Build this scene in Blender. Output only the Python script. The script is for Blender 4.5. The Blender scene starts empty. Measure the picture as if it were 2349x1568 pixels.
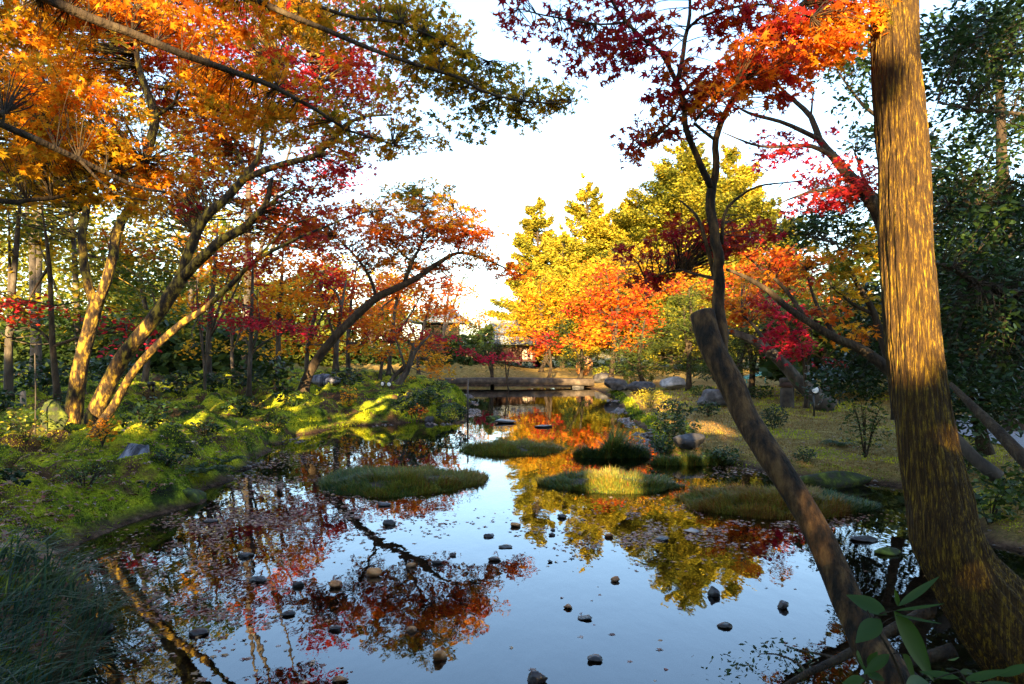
import bpy, math, numpy as np
from mathutils import Vector
R = math.radians
S = bpy.context.scene
COL = S.collection
F = 1566.0; CX = 1174.5; HY = 800.0; CAMZ = 1.7

# ------------------------------------------------------------------ camera, sky, sun
cam = bpy.data.cameras.new('camera'); camo = bpy.data.objects.new('camera', cam); COL.objects.link(camo)
camo.location = (0, 0, CAMZ); camo.rotation_euler = (R(90), 0, 0)
cam.sensor_width = 36; cam.lens = 24; cam.shift_y = 16/2349.0
cam.clip_start = 0.05; cam.clip_end = 2000
S.camera = camo
SUN_EL = R(13.0); SUN_SLOPE = math.tan(SUN_EL); SUN_DX = 0.12
W = bpy.data.worlds.new('World'); S.world = W; W.use_nodes = True
nt = W.node_tree; bg = nt.nodes['Background']
sky = nt.nodes.new('ShaderNodeTexSky'); sky.sky_type = 'NISHITA'; sky.sun_disc = False
sky.sun_elevation = SUN_EL; sky.sun_rotation = R(180)+math.atan(.12); sky.air_density = 1.0; sky.dust_density = 1.0; sky.ozone_density = 1.5
nt.links.new(sky.outputs[0], bg.inputs[0]); bg.inputs[1].default_value = 0.10
sl = bpy.data.lights.new('sun', 'SUN'); sl.energy = 5.0; sl.angle = R(0.55); sl.color = (1.0, 0.68, 0.31)
so = bpy.data.objects.new('sun', sl); COL.objects.link(so)
so.rotation_euler = Vector((SUN_DX, 1, -SUN_SLOPE)).to_track_quat('-Z', 'Y').to_euler()
S.view_settings.view_transform = 'Standard'; S.view_settings.look = 'None'; S.view_settings.exposure = 2.9
S.view_settings.gamma = 1
S.render.engine = 'CYCLES'
S.cycles.max_bounces = 8; S.cycles.transparent_max_bounces = 12; S.cycles.diffuse_bounces = 3
S.cycles.glossy_bounces = 3; S.cycles.transmission_bounces = 4
S.cycles.caustics_reflective = False; S.cycles.caustics_refractive = False

# ------------------------------------------------------------------ helpers
rng = np.random.default_rng(7)
def P(x, y, Y): return np.array([(x-CX)/F*Y, Y, CAMZ-(y-HY)/F*Y])
def G(x, y, z=0.0):
    Y = F*(CAMZ-z)/(y-HY); return np.array([(x-CX)/F*Y, Y, z])
def hsh(ix, iy, iz, s):
    n = (ix*374761393 + iy*668265263 + iz*2147483647 + s*974634777) & 0xffffffff
    n = ((n ^ (n >> 13))*1274126177) & 0xffffffff
    return ((n ^ (n >> 16)) & 0xffff)/65535.0
def vnoise(x, y, z=0.0, s=0):
    x, y, z = np.broadcast_arrays(np.asarray(x, float), np.asarray(y, float), np.asarray(z, float))
    ix = np.floor(x).astype(np.int64); iy = np.floor(y).astype(np.int64); iz = np.floor(z).astype(np.int64)
    fx = x-ix; fy = y-iy; fz = z-iz
    fx = fx*fx*(3-2*fx); fy = fy*fy*(3-2*fy); fz = fz*fz*(3-2*fz)
    r = 0
    for dx in (0, 1):
        for dy in (0, 1):
            for dz in (0, 1):
                w = (fx if dx else 1-fx)*(fy if dy else 1-fy)*(fz if dz else 1-fz)
                r = r + w*hsh(ix+dx, iy+dy, iz+dz, s)
    return r
def fbm(x, y, z=0.0, o=3, s=0):
    r = 0; a = 1; t = 0
    for i in range(o):
        r = r + a*vnoise(np.asarray(x)*2**i, np.asarray(y)*2**i, np.asarray(z)*2**i, s+i); t += a; a *= .5
    return r/t - .5

def tag(o, label=None, cat=None, group=None, kind=None):
    if label: o['label'] = label
    if cat: o['category'] = cat
    if group: o['group'] = group
    if kind: o['kind'] = kind
    return o
def empty(name, loc, label, cat, group=None, kind=None):
    o = bpy.data.objects.new(name, None); COL.objects.link(o); o.location = loc
    o.empty_display_size = .1
    return tag(o, label, cat, group, kind)
def mesh_obj(name, V, loops, starts, mat, parent=None, smooth=False, attrs=None, kind=None):
    """V (n,3) world coordinates; loops flat vertex indices; starts loop start of each face"""
    V = np.asarray(V, np.float32)
    off = np.array(parent.location, np.float32) if parent is not None else np.zeros(3, np.float32)
    if parent is not None and parent.parent is not None: off = off + np.array(parent.parent.location, np.float32)
    me = bpy.data.meshes.new(name)
    me.vertices.add(len(V)); me.vertices.foreach_set('co', (V-off).ravel())
    me.loops.add(len(loops)); me.loops.foreach_set('vertex_index', np.asarray(loops, np.int32))
    me.polygons.add(len(starts)); me.polygons.foreach_set('loop_start', np.asarray(starts, np.int32))
    if smooth: me.polygons.foreach_set('use_smooth', np.ones(len(starts), bool))
    if attrs:
        for k, v in attrs.items():
            a = me.attributes.new(k, 'FLOAT', 'FACE'); a.data.foreach_set('value', np.asarray(v, np.float32))
    me.update(calc_edges=True); me.validate()
    me.materials.append(mat)
    o = bpy.data.objects.new(name, me); COL.objects.link(o)
    if parent is not None: o.parent = parent
    if kind: o['kind'] = kind
    return o

class MB:
    def __init__(s): s.V = []; s.L = []; s.N = []; s.n = 0
    def add(s, V, faces):
        V = np.asarray(V, float); s.V.append(V)
        for f in faces: s.L.extend([i+s.n for i in f]); s.N.append(len(f))
        s.n += len(V)
    def addq(s, V, Q):
        V = np.asarray(V, float); s.V.append(V); Q = np.asarray(Q)
        s.L.extend((Q+s.n).ravel().tolist()); s.N.extend([Q.shape[1]]*len(Q)); s.n += len(V)
    def tube(s, pts, rad, sides=8, cap=True, wob=0.0, seed=0, flute=0.0):
        pts = np.asarray(pts, float); rad = np.asarray(rad, float); n = len(pts)
        T = np.gradient(pts, axis=0); T /= np.linalg.norm(T, axis=1)[:, None]+1e-9
        ref = np.array([0.13, 1, 0.05]) if abs(T[:, 1]).mean() < .8 else np.array([1., .1, .2])
        U = np.cross(T, ref); U /= np.linalg.norm(U, axis=1)[:, None]+1e-9
        Wv = np.cross(T, U)
        a = np.linspace(0, 2*np.pi, sides, endpoint=False)
        rr = np.repeat(rad[:, None], sides, 1)
        if wob:
            L = np.concatenate([[0], np.cumsum(np.linalg.norm(np.diff(pts, axis=0), axis=1))])
            m = max(rad.mean(), .01)
            rr = rr*(1+wob*2*fbm(np.cos(a)[None, :]*1.3+seed*3.1+9, np.sin(a)[None, :]*1.3+9, (L/m*.35)[:, None]+seed, 3, seed))
            if flute:
                rr = rr*(1+flute*2*fbm(np.cos(a)[None, :]*13+33, np.sin(a)[None, :]*13+33, (L/m*.45)[:, None], 3, seed+5))
        V = pts[:, None, :]+rr[:, :, None]*(np.cos(a)[None, :, None]*U[:, None, :]+np.sin(a)[None, :, None]*Wv[:, None, :])
        V = V.reshape(-1, 3)
        i = np.arange(n-1)[:, None]*sides; j = np.arange(sides)[None, :]; k = (j+1) % sides
        Q = np.stack([i+j, i+k, i+sides+k, i+sides+j], -1).reshape(-1, 4)
        s.addq(V, Q)
        if cap:
            b = s.n-len(V)
            s.L.extend([b+x for x in range(sides)][::-1]); s.N.append(sides)
            s.L.extend([b+(n-1)*sides+x for x in range(sides)]); s.N.append(sides)
    def box(s, c, d, rz=0.0):
        c = np.asarray(c, float); d = np.asarray(d, float)/2
        v = np.array([[x, y, z] for z in (-1, 1) for y in (-1, 1) for x in (-1, 1)], float)*d
        ca, sa = math.cos(rz), math.sin(rz)
        v = np.stack([v[:, 0]*ca-v[:, 1]*sa, v[:, 0]*sa+v[:, 1]*ca, v[:, 2]], 1)+c
        s.add(v, [(0, 2, 3, 1), (4, 5, 7, 6), (0, 1, 5, 4), (2, 6, 7, 3), (0, 4, 6, 2), (1, 3, 7, 5)])
    def build(s, name, mat, parent=None, smooth=False):
        V = np.concatenate(s.V); N = np.array(s.N); st = np.concatenate([[0], np.cumsum(N)[:-1]])
        return mesh_obj(name, V, s.L, st, mat, parent, smooth)

def spline(pts, rad, step):
    """Catmull-Rom through pts, radii interpolated"""
    pts = np.asarray(pts, float); rad = np.asarray(rad, float)
    p = np.vstack([2*pts[0]-pts[1], pts, 2*pts[-1]-pts[-2]])
    out = []; ro = []
    for i in range(len(pts)-1):
        L = np.linalg.norm(pts[i+1]-pts[i]); n = max(2, int(L/step))
        t = np.linspace(0, 1, n, endpoint=False)[:, None]
        a, b, c, d = p[i], p[i+1], p[i+2], p[i+3]
        out.append(.5*((2*b)+(-a+c)*t+(2*a-5*b+4*c-d)*t*t+(-a+3*b-3*c+d)*t**3))
        ro.append(rad[i]+(rad[i+1]-rad[i])*t[:, 0])
    out.append(pts[-1:]); ro.append(rad[-1:])
    return np.concatenate(out), np.concatenate(ro)

# ------------------------------------------------------------------ materials
def newmat(name):
    m = bpy.data.materials.new(name); m.use_nodes = True; nt = m.node_tree
    return m, nt, nt.nodes['Principled BSDF'], nt.nodes['Material Output']
def N(nt, t, **k):
    n = nt.nodes.new(t)
    for a, b in k.items(): setattr(n, a, b)
    return n
def ramp(nt, fac, stops):
    r = N(nt, 'ShaderNodeValToRGB'); e = r.color_ramp.elements
    while len(e) < len(stops): e.new(.5)
    for el, (p, c) in zip(e, stops): el.position = p; el.color = (*c, 1)
    nt.links.new(fac, r.inputs[0]); return r
def leaf_mat(name, stops, trans=.45, rough=.5, spec=.3, amt=1.0):
    m, nt, b, out = newmat(name)
    at = N(nt, 'ShaderNodeAttribute', attribute_name='hue')
    rp = ramp(nt, at.outputs['Fac'], stops)
    ar = N(nt, 'ShaderNodeAttribute', attribute_name='rnd')
    hs = N(nt, 'ShaderNodeHueSaturation')
    mr = N(nt, 'ShaderNodeMapRange'); mr.inputs[3].default_value = .62*amt; mr.inputs[4].default_value = 1.35*amt
    nt.links.new(ar.outputs['Fac'], mr.inputs[0]); nt.links.new(mr.outputs[0], hs.inputs['Value'])
    nt.links.new(rp.outputs[0], hs.inputs['Color'])
    nt.links.new(hs.outputs[0], b.inputs['Base Color'])
    b.inputs['Roughness'].default_value = rough; b.inputs['Specular IOR Level'].default_value = spec
    tr = N(nt, 'ShaderNodeBsdfTranslucent'); nt.links.new(hs.outputs[0], tr.inputs[0])
    mx = N(nt, 'ShaderNodeMixShader'); mx.inputs[0].default_value = trans
    nt.links.new(b.outputs[0], mx.inputs[1]); nt.links.new(tr.outputs[0], mx.inputs[2])
    nt.links.new(mx.outputs[0], out.inputs[0]); return m
def noise_mat(name, stops, scale=3.0, detail=6, rough=.85, bump=.3, stretch=(1, 1, 1), bscale=None, spec=.3, bdist=.02, rgh=.6, wet=False):
    m, nt, b, out = newmat(name)
    tc = N(nt, 'ShaderNodeTexCoord'); mp = N(nt, 'ShaderNodeMapping'); mp.inputs['Scale'].default_value = stretch
    nt.links.new(tc.outputs['Object'], mp.inputs[0])
    n = N(nt, 'ShaderNodeTexNoise'); n.inputs['Scale'].default_value = scale; n.inputs['Detail'].default_value = detail; n.inputs['Roughness'].default_value = rgh
    nt.links.new(mp.outputs[0], n.inputs[0])
    rp = ramp(nt, n.outputs[0], stops); col = rp.outputs[0]
    if wet:      # damp band just above the water line
        geo = N(nt, 'ShaderNodeNewGeometry'); sep = N(nt, 'ShaderNodeSeparateXYZ'); nt.links.new(geo.outputs['Position'], sep.inputs[0])
        w = N(nt, 'ShaderNodeMapRange'); w.inputs[1].default_value = .012; w.inputs[2].default_value = .028; w.inputs[3].default_value = .75; w.inputs[4].default_value = 0
        nt.links.new(sep.outputs[2], w.inputs[0]); mw = N(nt, 'ShaderNodeMix', data_type='RGBA'); nt.links.new(w.outputs[0], mw.inputs[0])
        nt.links.new(col, mw.inputs[6]); mw.inputs[7].default_value = (.012, .009, .006, 1); col = mw.outputs[2]
    nt.links.new(col, b.inputs['Base Color'])
    b.inputs['Roughness'].default_value = rough; b.inputs['Specular IOR Level'].default_value = spec
    n2 = N(nt, 'ShaderNodeTexNoise'); n2.inputs['Scale'].default_value = bscale or scale*3; n2.inputs['Detail'].default_value = 8
    nt.links.new(mp.outputs[0], n2.inputs[0])
    bp = N(nt, 'ShaderNodeBump'); bp.inputs['Strength'].default_value = bump; bp.inputs['Distance'].default_value = bdist
    nt.links.new(n2.outputs[0], bp.inputs['Height']); nt.links.new(bp.outputs[0], b.inputs['Normal'])
    return m

MAPLE = [(0.0, (.36, .010, .035)), (.14, (.30, .016, .022)), (.28, (.34, .035, .010)), (.42, (.50, .115, .008)),
         (.56, (.60, .22, .010)), (.70, (.60, .34, .018)), (.84, (.26, .20, .014)), (1.0, (.05, .09, .014))]
M_maple = leaf_mat('maple_leaves', MAPLE, .55, .55, .2, 1.25)
M_green = leaf_mat('evergreen_leaves', [(0, (.008, .024, .010)), (.4, (.028, .058, .012)), (.75, (.09, .13, .014)), (1, (.35, .32, .03))], .3, .4, .3)
M_fir = leaf_mat('conifer_needles', [(0, (.02, .045, .012)), (.4, (.09, .115, .015)), (.7, (.27, .25, .024)), (1, (.54, .42, .035))], .35, .6, .2)
M_grass = leaf_mat('grass_blades', [(0, (.03, .075, .045)), (.35, (.05, .10, .024)), (.55, (.17, .18, .02)), (.8, (.26, .14, .03)), (1, (.22, .07, .02))], .35, .45, .35)
M_litter = leaf_mat('fallen_leaf', [(0, (.20, .05, .04)), (.3, (.16, .07, .05)), (.6, (.26, .14, .10)), (.8, (.35, .19, .06)), (1, (.35, .28, .25))], .1, .5, .4)
M_bark = noise_mat('bark_dark', [(.3, (.010, .007, .005)), (.52, (.035, .024, .014)), (.72, (.075, .06, .035))], 13, 8, .9, 1.0, (1, 1, .35), 40, bdist=.03)
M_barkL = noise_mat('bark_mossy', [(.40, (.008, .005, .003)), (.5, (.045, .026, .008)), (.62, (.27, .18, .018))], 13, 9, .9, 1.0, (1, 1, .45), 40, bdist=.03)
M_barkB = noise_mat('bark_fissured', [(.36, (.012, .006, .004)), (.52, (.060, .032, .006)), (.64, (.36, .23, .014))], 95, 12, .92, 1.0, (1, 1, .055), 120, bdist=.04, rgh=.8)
M_barkG = noise_mat('bark_grey', [(.35, (.02, .017, .014)), (.55, (.065, .055, .045)), (.75, (.18, .16, .13))], 6, 8, .9, .6, (1, 1, .4), 20)
M_barkS = noise_mat('bark_smooth_brown', [(.40, (.007, .005, .003)), (.51, (.040, .021, .008)), (.64, (.11, .062, .022))], 20, 10, .85, 1.0, (1, 1, .4), 70, bdist=.012)
M_cut = noise_mat('cut_wood', [(.3, (.10, .07, .045)), (.7, (.2, .15, .1))], 8, 6, .9, .4)
M_rock = noise_mat('rock_grey', [(.35, (.015, .015, .017)), (.55, (.06, .06, .066)), (.75, (.17, .17, .18))], 4, 9, .8, .7, (1, 1, 1), 14)
M_rockd = noise_mat('rock_wet_dark', [(.3, (.008, .008, .009)), (.6, (.035, .03, .03)), (.85, (.11, .09, .08))], 9, 9, .35, .6, (1, 1, 1), 25, .5, wet=True)
M_rocko = noise_mat('rock_ochre', [(.3, (.10, .035, .012)), (.5, (.42, .18, .05)), (.75, (.62, .36, .15))], 12, 8, .55, .5, (1, 1, 1), 40, .5, bdist=.01, wet=True)
M_rockw = noise_mat('rock_pale', [(.3, (.16, .16, .16)), (.7, (.42, .42, .43))], 6, 8, .7, .5)
M_rockm = noise_mat('rock_mossy', [(.35, (.03, .03, .028)), (.5, (.03, .045, .010)), (.66, (.10, .13, .015))], 9, 9, .9, .8, (1, 1, 1), 30)
M_stripe = noise_mat('rock_striped', [(.42, (.02, .022, .03)), (.5, (.09, .10, .13)), (.6, (.2, .21, .25))], 3.5, 7, .7, .9, (3.5, 1, .8), 9)
def flat(name, c, rough=.6, spec=.4, metal=0):
    m, nt, b, o = newmat(name)
    n = N(nt, 'ShaderNodeTexNoise'); n.inputs['Scale'].default_value = 7; n.inputs['Detail'].default_value = 5
    rp = ramp(nt, n.outputs[0], [(.3, tuple(v*.75 for v in c)), (.7, tuple(min(1, v*1.15) for v in c))])
    nt.links.new(rp.outputs[0], b.inputs['Base Color']); b.inputs['Roughness'].default_value = rough
    b.inputs['Specular IOR Level'].default_value = spec; b.inputs['Metallic'].default_value = metal; return m
M_black = flat('black_paint', (.012, .012, .013), .4)
M_white = flat('white_enamel', (.8, .8, .82), .3)
M_wood = flat('weathered_wood', (.28, .21, .15), .85)
M_dwood = flat('dark_timber', (.05, .025, .018), .8)
M_plaster = flat('ochre_plaster', (.62, .38, .2), .9)
M_paper = flat('shoji_paper', (.6, .5, .42), .8)
M_teal = flat('teal_sheet', (.12, .38, .30), .5)
M_stoneb = noise_mat('bridge_stone', [(.35, (.025, .02, .017)), (.55, (.07, .055, .042)), (.75, (.15, .12, .09))], 4, 9, .85, .5, (1, 1, 1), 8)

def roof_mat():
    m, nt, b, out = newmat('roof_tiles')
    tc = N(nt, 'ShaderNodeTexCoord'); w = N(nt, 'ShaderNodeTexWave'); w.inputs['Scale'].default_value = 3.0; w.inputs['Distortion'].default_value = .2
    nt.links.new(tc.outputs['Object'], w.inputs[0])
    rp = ramp(nt, w.outputs['Fac'], [(.1, (.07, .09, .12)), (.6, (.16, .19, .24))]); nt.links.new(rp.outputs[0], b.inputs[0])
    bp = N(nt, 'ShaderNodeBump'); bp.inputs['Strength'].default_value = .6; nt.links.new(w.outputs['Fac'], bp.inputs['Height'])
    nt.links.new(bp.outputs[0], b.inputs['Normal']); b.inputs['Roughness'].default_value = .55; return m
M_roof = roof_mat()

def ground_mat():
    m, nt, b, out = newmat('garden_ground')
    L = nt.links.new
    geo = N(nt, 'ShaderNodeNewGeometry'); sep = N(nt, 'ShaderNodeSeparateXYZ'); L(geo.outputs['Position'], sep.inputs[0])
    def noise(sc, det=6, ro=.6):
        n = N(nt, 'ShaderNodeTexNoise'); n.inputs['Scale'].default_value = sc; n.inputs['Detail'].default_value = det
        n.inputs['Roughness'].default_value = ro; L(geo.outputs['Position'], n.inputs[0]); return n.outputs[0]
    def mr(v, a, c, d=0, e=1):
        x = N(nt, 'ShaderNodeMapRange'); x.inputs[1].default_value = a; x.inputs[2].default_value = c
        x.inputs[3].default_value = d; x.inputs[4].default_value = e; L(v, x.inputs[0]); return x.outputs[0]
    def mix(f, c1, c2):
        x = N(nt, 'ShaderNodeMix', data_type='RGBA'); L(f, x.inputs[0])
        for s_, v in ((6, c1), (7, c2)):
            if isinstance(v, tuple): x.inputs[s_].default_value = (*v, 1)
            else: L(v, x.inputs[s_])
        return x.outputs[2]
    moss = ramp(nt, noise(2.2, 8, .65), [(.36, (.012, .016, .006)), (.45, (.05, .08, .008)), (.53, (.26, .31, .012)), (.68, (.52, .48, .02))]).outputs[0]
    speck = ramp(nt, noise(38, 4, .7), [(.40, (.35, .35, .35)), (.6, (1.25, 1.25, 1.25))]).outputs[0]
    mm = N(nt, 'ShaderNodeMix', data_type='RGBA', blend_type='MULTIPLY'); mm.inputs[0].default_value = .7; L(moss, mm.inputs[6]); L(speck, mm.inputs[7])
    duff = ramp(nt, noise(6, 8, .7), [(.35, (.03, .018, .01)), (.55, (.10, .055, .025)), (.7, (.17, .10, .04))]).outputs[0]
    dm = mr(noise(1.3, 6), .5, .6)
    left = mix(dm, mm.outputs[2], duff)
    lawn = ramp(nt, noise(5, 10, .75), [(.3, (.07, .05, .015)), (.5, (.27, .19, .05)), (.7, (.45, .32, .12))]).outputs[0]
    lm = N(nt, 'ShaderNodeMix', data_type='RGBA', blend_type='MULTIPLY'); lm.inputs[0].default_value = .6; L(lawn, lm.inputs[6]); L(speck, lm.inputs[7])
    # lawn on the right bank and the far shore
    ax = N(nt, 'ShaderNodeMath', operation='MULTIPLY_ADD'); L(noise(.8), ax.inputs[0]); ax.inputs[1].default_value = 3.0; L(sep.outputs[0], ax.inputs[2])
    fx = mr(ax.outputs[0], 2.2, 4.0)
    far = mr(sep.outputs[1], 29, 32)
    fm = N(nt, 'ShaderNodeMath', operation='MAXIMUM'); L(fx, fm.inputs[0]); L(far, fm.inputs[1])
    land = mix(fm.outputs[0], left, lm.outputs[2])
    bed = ramp(nt, noise(7, 10, .75), [(.33, (.012, .008, .006)), (.5, (.06, .035, .02)), (.62, (.13, .08, .05)), (.75, (.22, .14, .10))]).outputs[0]
    wet = mr(sep.outputs[2], .02, .11)
    L(mix(wet, bed, land), b.inputs[0])
    b.inputs['Roughness'].default_value = .95; b.inputs['Specular IOR Level'].default_value = .15
    bp = N(nt, 'ShaderNodeBump'); bp.inputs['Strength'].default_value = .9; bp.inputs['Distance'].default_value = .05
    L(noise(30, 8, .7), bp.inputs['Height']); L(bp.outputs[0], b.inputs['Normal'])
    return m
M_ground = ground_mat()

def water_mat():
    m, nt, b, out = newmat('pond_water'); L = nt.links.new
    geo = N(nt, 'ShaderNodeNewGeometry')
    mp = N(nt, 'ShaderNodeMapping'); mp.inputs['Scale'].default_value = (1, .45, 1); L(geo.outputs['Position'], mp.inputs[0])
    n = N(nt, 'ShaderNodeTexNoise'); n.inputs['Scale'].default_value = 5; n.inputs['Detail'].default_value = 3; L(mp.outputs[0], n.inputs[0])
    bp = N(nt, 'ShaderNodeBump'); bp.inputs['Strength'].default_value = .15; bp.inputs['Distance'].default_value = .012; L(n.outputs[0], bp.inputs['Height'])
    fr = N(nt, 'ShaderNodeFresnel'); fr.inputs[0].default_value = 1.75; L(bp.outputs[0], fr.inputs['Normal'])
    gl = N(nt, 'ShaderNodeBsdfGlossy'); gl.inputs['Roughness'].default_value = .012; L(bp.outputs[0], gl.inputs['Normal'])
    gl.inputs[0].default_value = (.93, .96, 1, 1)
    tr = N(nt, 'ShaderNodeBsdfTransparent'); tr.inputs[0].default_value = (.62, .55, .45, 1)
    mx = N(nt, 'ShaderNodeMixShader'); L(fr.outputs[0], mx.inputs[0]); L(tr.outputs[0], mx.inputs[1]); L(gl.outputs[0], mx.inputs[2])
    L(mx.outputs[0], out.inputs[0]); return m
M_water = water_mat()

# ------------------------------------------------------------------ terrain
def g2(x, y): return tuple(G(x, y)[:2])
SHORE = [(-2.2, 3.0), (-2.3, 3.6), g2(205, 1440), g2(185, 1330), g2(95, 1292), g2(190, 1240), g2(330, 1185), g2(450, 1152), g2(462, 1118),
         g2(530, 1092), g2(590, 1045), g2(650, 1012), g2(730, 988), g2(850, 973), g2(960, 968), g2(1050, 966), g2(1068, 930),
         g2(1050, 903), g2(1020, 890), g2(1050, 884), g2(1300, 884), g2(1345, 888), g2(1390, 900), g2(1430, 925), g2(1445, 955), g2(1490, 985), g2(1510, 1035),
         g2(1560, 1052), g2(1700, 1066), g2(1780, 1085), g2(1900, 1097), g2(2040, 1110), g2(2150, 1135), g2(2230, 1200), g2(2349, 1262),
         (5.2, 5.2), (4.6, 4.3), (3.6, 3.7), (2.8, 3.35), (2.2, 3.2), (1.5, 3.0), (0, 2.9), (-1.2, 2.9)]
def _sm(pts):
    pts = np.array(pts); n = len(pts); out = []
    for i in range(n):
        a, b, c, d = pts[i-1], pts[i], pts[(i+1) % n], pts[(i+2) % n]
        for t in np.linspace(0, 1, 4, endpoint=False):
            out.append(.5*((2*b)+(-a+c)*t+(2*a-5*b+4*c-d)*t*t+(-a+3*b-3*c+d)*t**3))
    return np.array(out)
SP = _sm(SHORE)
def sdist(x, y):
    x = np.asarray(x, float); y = np.asarray(y, float)
    sh = np.broadcast(x, y).shape; x = np.broadcast_to(x, sh).ravel(); y = np.broadcast_to(y, sh).ravel()
    d = np.full(x.shape, 1e9); ins = np.zeros(x.shape, bool); n = len(SP)
    for i in range(n):
        x0, y0 = SP[i]; x1, y1 = SP[(i+1) % n]; ex, ey = x1-x0, y1-y0
        t = np.clip(((x-x0)*ex+(y-y0)*ey)/(ex*ex+ey*ey+1e-12), 0, 1)
        d = np.minimum(d, np.hypot(x-x0-t*ex, y-y0-t*ey))
        c = ((y0 > y) != (y1 > y)) & (x < ex*(y-y0)/(ey+1e-12)+x0); ins ^= c
    return np.where(ins, -d, d).reshape(sh)
def sst(a, b, v): t = np.clip((v-a)/(b-a), 0, 1); return t*t*(3-2*t)
def ground_z(x, y):
    x = np.asarray(x, float); y = np.asarray(y, float)
    d = sdist(x, y)+.30*fbm(x*1.9, y*1.5, 0, 2, 3)*np.clip(np.asarray(y)/8, .6, 2)
    left = sst(1.5, -1.5, x)*sst(2.5, 5.0, y)
    rise = .06+.5*left*(1-np.exp(-np.maximum(d, 0)/2.2))+.28*(1-left)*(1-np.exp(-np.maximum(d, 0)/4))
    land = (.05+.10*left)*sst(0, .16, d)+rise*sst(0, .3, d)
    land = land+left*(.45*fbm(x*1.3, y*1.0, 0, 3, 11)+.55*np.sqrt(np.abs(fbm(x*2.6, y*2.2, 0, 2, 12)))-.14)*sst(0, .6, d)+(1-left)*.05*fbm(x*.9, y*.9, 0, 3, 14)*sst(0, .6, d)
    land = np.maximum(land, .02+.05*sst(0, .1, d))
    bed = -.06-.20*sst(0, 1.2, -d)+.05*fbm(x*3, y*3, 0, 3, 21)
    far = sst(45, 120, y)*3*fbm(x*.02, y*.02, 0, 2, 30)
    return np.where(d > 0, land, bed*sst(0, .15, -d)+.03*(1-sst(0, .15, -d)))+far*0
def onland(x, y):
    """ground point seen at photo position x, y"""
    z = .2
    for _ in range(14):
        p = G(x, max(y, HY+14), z); z = .5*z+.5*float(ground_z(p[0], p[1]))
    return G(x, max(y, HY+14), z)
rows = np.concatenate([np.linspace(-16, 1.6, 40), np.geomspace(1.65, 60, 420)[:], np.geomspace(62, 900, 22)])
u = np.linspace(-1, 1, 421); u = np.sign(u)*np.abs(u)**1.15
YY = np.repeat(rows[:, None], len(u), 1); XX = u[None, :]*(np.maximum(YY, 2)*1.15+8+np.where(YY < 2, 10, 0))
ZZ = ground_z(XX, YY)
ni, nj = XX.shape
ii = np.arange(ni-1)[:, None]*nj; jj = np.arange(nj-1)[None, :]
Q = np.stack([ii+jj, ii+jj+1, ii+nj+jj+1, ii+nj+jj], -1).reshape(-1, 4)
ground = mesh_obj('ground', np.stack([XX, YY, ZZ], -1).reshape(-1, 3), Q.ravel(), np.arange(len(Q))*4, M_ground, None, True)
tag(ground, 'mossy garden ground with lawn, banks and pond bed', 'ground', kind='structure')
mb = MB(); mb.addq([(-14, 2, 0), (14, 2, 0), (14, 36, 0), (-14, 36, 0)], [(0, 1, 2, 3)])
water = mb.build('pond', M_water); tag(water, 'still pond mirroring sky and autumn trees', 'pond', kind='structure')

# ------------------------------------------------------------------ leaves
def star5():
    pts = []; lob = [(-105, .55), (-52, .86), (0, 1.0), (52, .86), (105, .55)]
    pts.append((0, -.12))
    for i, (a, l) in enumerate(lob):
        aa = R(a); pts.append((math.sin(aa)*l, math.cos(aa)*l))
        if i < 4:
            na = R((a+lob[i+1][0])/2); pts.append((math.sin(na)*.33, math.cos(na)*.33))
    return np.array(pts)
STAR = star5()
TRI = np.array([(0, -.35), (.55, -.1), (.22, .15), (.1, .9), (-.22, .15), (-.6, .15)])
DIA = np.array([(0, -.5), (.3, 0), (0, .5), (-.3, 0)])
OVAL = np.array([(0, -.55), (.2, -.25), (.24, .08), (0, .6), (-.24, .08), (-.2, -.25)])
NEED = np.array([(-.06, -.5), (.06, -.5), (.1, .3), (0, .6), (-.1, .3)])
def leafmesh(name, C, size, shape, mat, parent, hue, tilt=.6, rnd=None, dirs=None, r=rng, kind=None, bend=.15):
    """C (n,3) centres; leaves lie roughly level, tipped at random by `tilt`"""
    n = len(C)
    if n == 0: return None
    yaw = r.uniform(0, 2*np.pi, n) if dirs is None else dirs
    nx = r.normal(0, tilt, n); ny = r.normal(0, tilt, n)
    nrm = np.stack([nx, ny, np.ones(n)], 1); nrm /= np.linalg.norm(nrm, axis=1)[:, None]
    f = np.stack([np.cos(yaw), np.sin(yaw), -.25*np.ones(n)], 1)
    f -= nrm*(f*nrm).sum(1)[:, None]; f /= np.linalg.norm(f, axis=1)[:, None]
    s_ = np.cross(f, nrm)
    sz = (size*r.uniform(.55, 1.3, n))[:, None, None]
    x = shape[:, 0][None, :, None]; y = shape[:, 1][None, :, None]
    V = C[:, None, :]+sz*(x*s_[:, None, :]+y*f[:, None, :]-(bend*r.uniform(0, 3.2, n))[:, None, None]*(x*x+y*y*.6)*nrm[:, None, :])
    k = len(shape)
    return mesh_obj(name, V.reshape(-1, 3), np.arange(n*k), np.arange(n)*k, mat, parent, False,
                    {'hue': np.clip(hue, 0, 1), 'rnd': r.uniform(0, 1, n) if rnd is None else rnd}, kind)
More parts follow.
